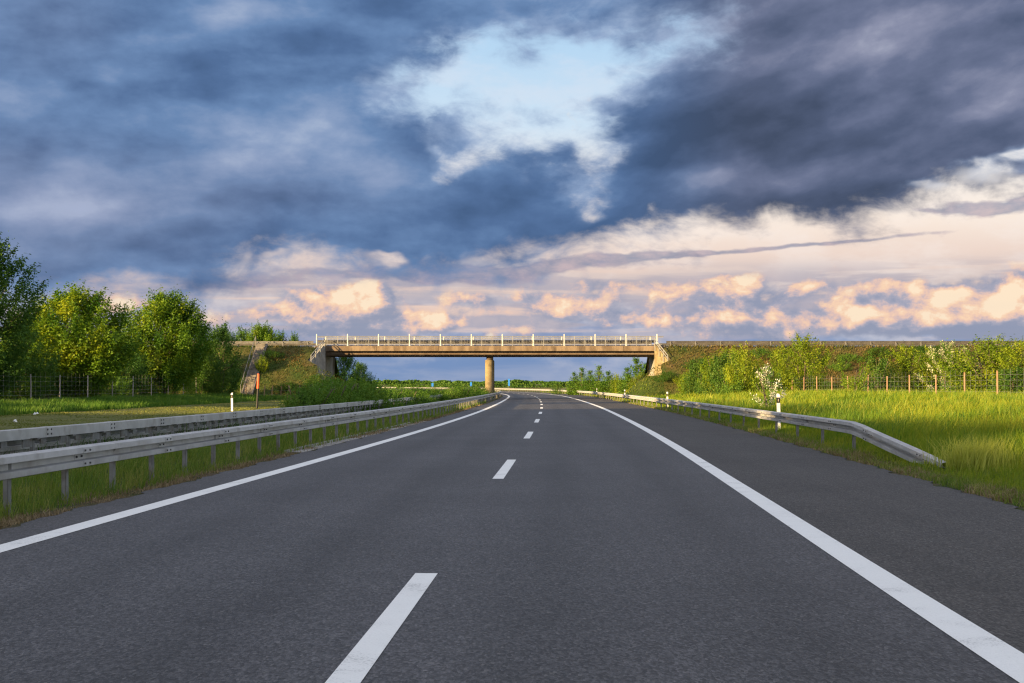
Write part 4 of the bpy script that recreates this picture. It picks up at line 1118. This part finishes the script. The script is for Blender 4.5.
grass('meadow_grass', 70000, 58, 152, 8.4, 42, .3, .65, M['grass_meadow'], .007, .0004, .4, 1.1, patch=lambda X, Y, L: .5 + .5 * np.clip((L - 8.4) / 3, 0, 1))
grass('tall_grass', 60000, 20, 110, 9.3, 34, .32, .66, M['grass_tall'], .006, .00034, .35, 1.4, thin=(.30, .52))
grass('seeding_grass', 3600, 20, 120, 9.5, 30, .55, .95, M['grass_seed'], .004, .00022, .35, 1.2, thin=(.3, .5))
# a tall clump with seed heads beside the sunken end of the right guardrail
grass('tall_grass', 14000, 12, 150, -12.4, -9.75, .30, .55, M['grass_tall'], .008, .0004, .4)
n = 1500; X = rng.normal(8.55, .26, n); Y = rng.normal(25.8, .4, n)
blades('seeding_grass', X, Y, zg(X, Y), rng.uniform(.3, .85, n), np.full(n, .012), rng.uniform(.15, .6, n), M['grass_seed'])
for left in (True, False):
    n = 19000 if left else 46000
    X = rng.uniform(-60, AB_L + 5, n) if left else rng.uniform(AB_R - 5, 100, n); Y = rng.uniform(154, 166.2, n)
    s = -1 if left else 1
    inner = np.clip((166.6 - Y) * .387, 0, 1.75); inner = inner - np.clip((162.9 - Y) * 2.5, 0, 6.5)
    ok = s * (X - ((AB_L if left else AB_R) + s * inner)) > .25
    ok &= ~((np.abs(X + 29.8) < .75))
    X, Y = X[ok], Y[ok]; f = vnoise(X * .22 + 9, Y * .22)
    Z = np.maximum(emb_h(X, Y, left), zg(X, Y))
    blades('slope_growth', X, Y, Z, rng.uniform(.10, .36, len(X)) * (.5 + f), np.full(len(X), .09), rng.uniform(.4, 1.3, len(X)), M['grass_slope'], tone=np.clip(rng.normal(.66 if left else .5, .12, len(X)) + (f - .5) * .9, 0, 1))  # left slope tone shifted towards tan, standing in for golden sunlight
X = rng.uniform(-22, 17, 9000); Y = rng.uniform(156, 230, 9000); L = latf(X, Y); ok = ((L < -18.8) | (L > 8.4)) & ((X < 16.8) & (X > AB_L + .4)); X, Y = X[ok], Y[ok]
blades('verge_grass', X, Y, zg(X, Y), rng.uniform(.12, .4, len(X)), np.full(len(X), .09), rng.uniform(.2, .8, len(X)), M['grass_meadow'])
# grass slopes and fields beyond the bridge, to the right of the road
X, Y, d, L = scatter(14000, 178, 330, 8.8, 34); blades('meadow_grass', X, Y, zg(X, Y), rng.uniform(.2, .6, len(X)), np.full(len(X), .12), rng.uniform(.2, .8, len(X)), M['grass_meadow'])

# ---------------------------------------------------------------- hedges and woods far behind
def mass(name, pts, hfun, size, per, material, lab=None):
    P, N = [], []
    for x, y, w in pts:
        h = hfun(); n = per; a = rng.uniform(0, 6.28, n); r = np.sqrt(rng.uniform(0, 1, n)) * w / 2; t = rng.uniform(0, 1, n) ** .8
        rr = r * np.sqrt(np.clip(1 - t ** 2 * .9, .05, 1))
        P.append(np.stack([x + rr * np.cos(a), y + rr * np.sin(a), float(zg(x, y)) + h * t], 1)); N.append(rng.normal(size=(n, 3)) + np.array([0, 0, .5]))
    P = np.concatenate(P); N = np.concatenate(N)
    return tag(leaf_mesh(name, P, N, size, material, None, np.clip(rng.normal(.5, .15, len(P)), 0, 1), .8), kind='stuff')
pts = []
for i in range(230):
    d = rng.uniform(1350, 2100); px = rng.uniform(250, 770); pts.append((ray(px, d), d, rng.uniform(14, 34)))
mass('distant_woods', pts, lambda: rng.uniform(2, 5), 2.0, 240, M['leaf_deep'])
pts = []
for i in range(34):
    d = rng.uniform(620, 900); px = rng.uniform(340, 505); pts.append((ray(px, d), d, rng.uniform(6, 14)))
for i in range(14):
    d = rng.uniform(500, 700); px = rng.uniform(505, 600); pts.append((ray(px, d), d, rng.uniform(5, 9)))
mass('distant_hedgerow', pts, lambda: rng.uniform(.7, 2.0), .7, 200, M['leaf_deep'])
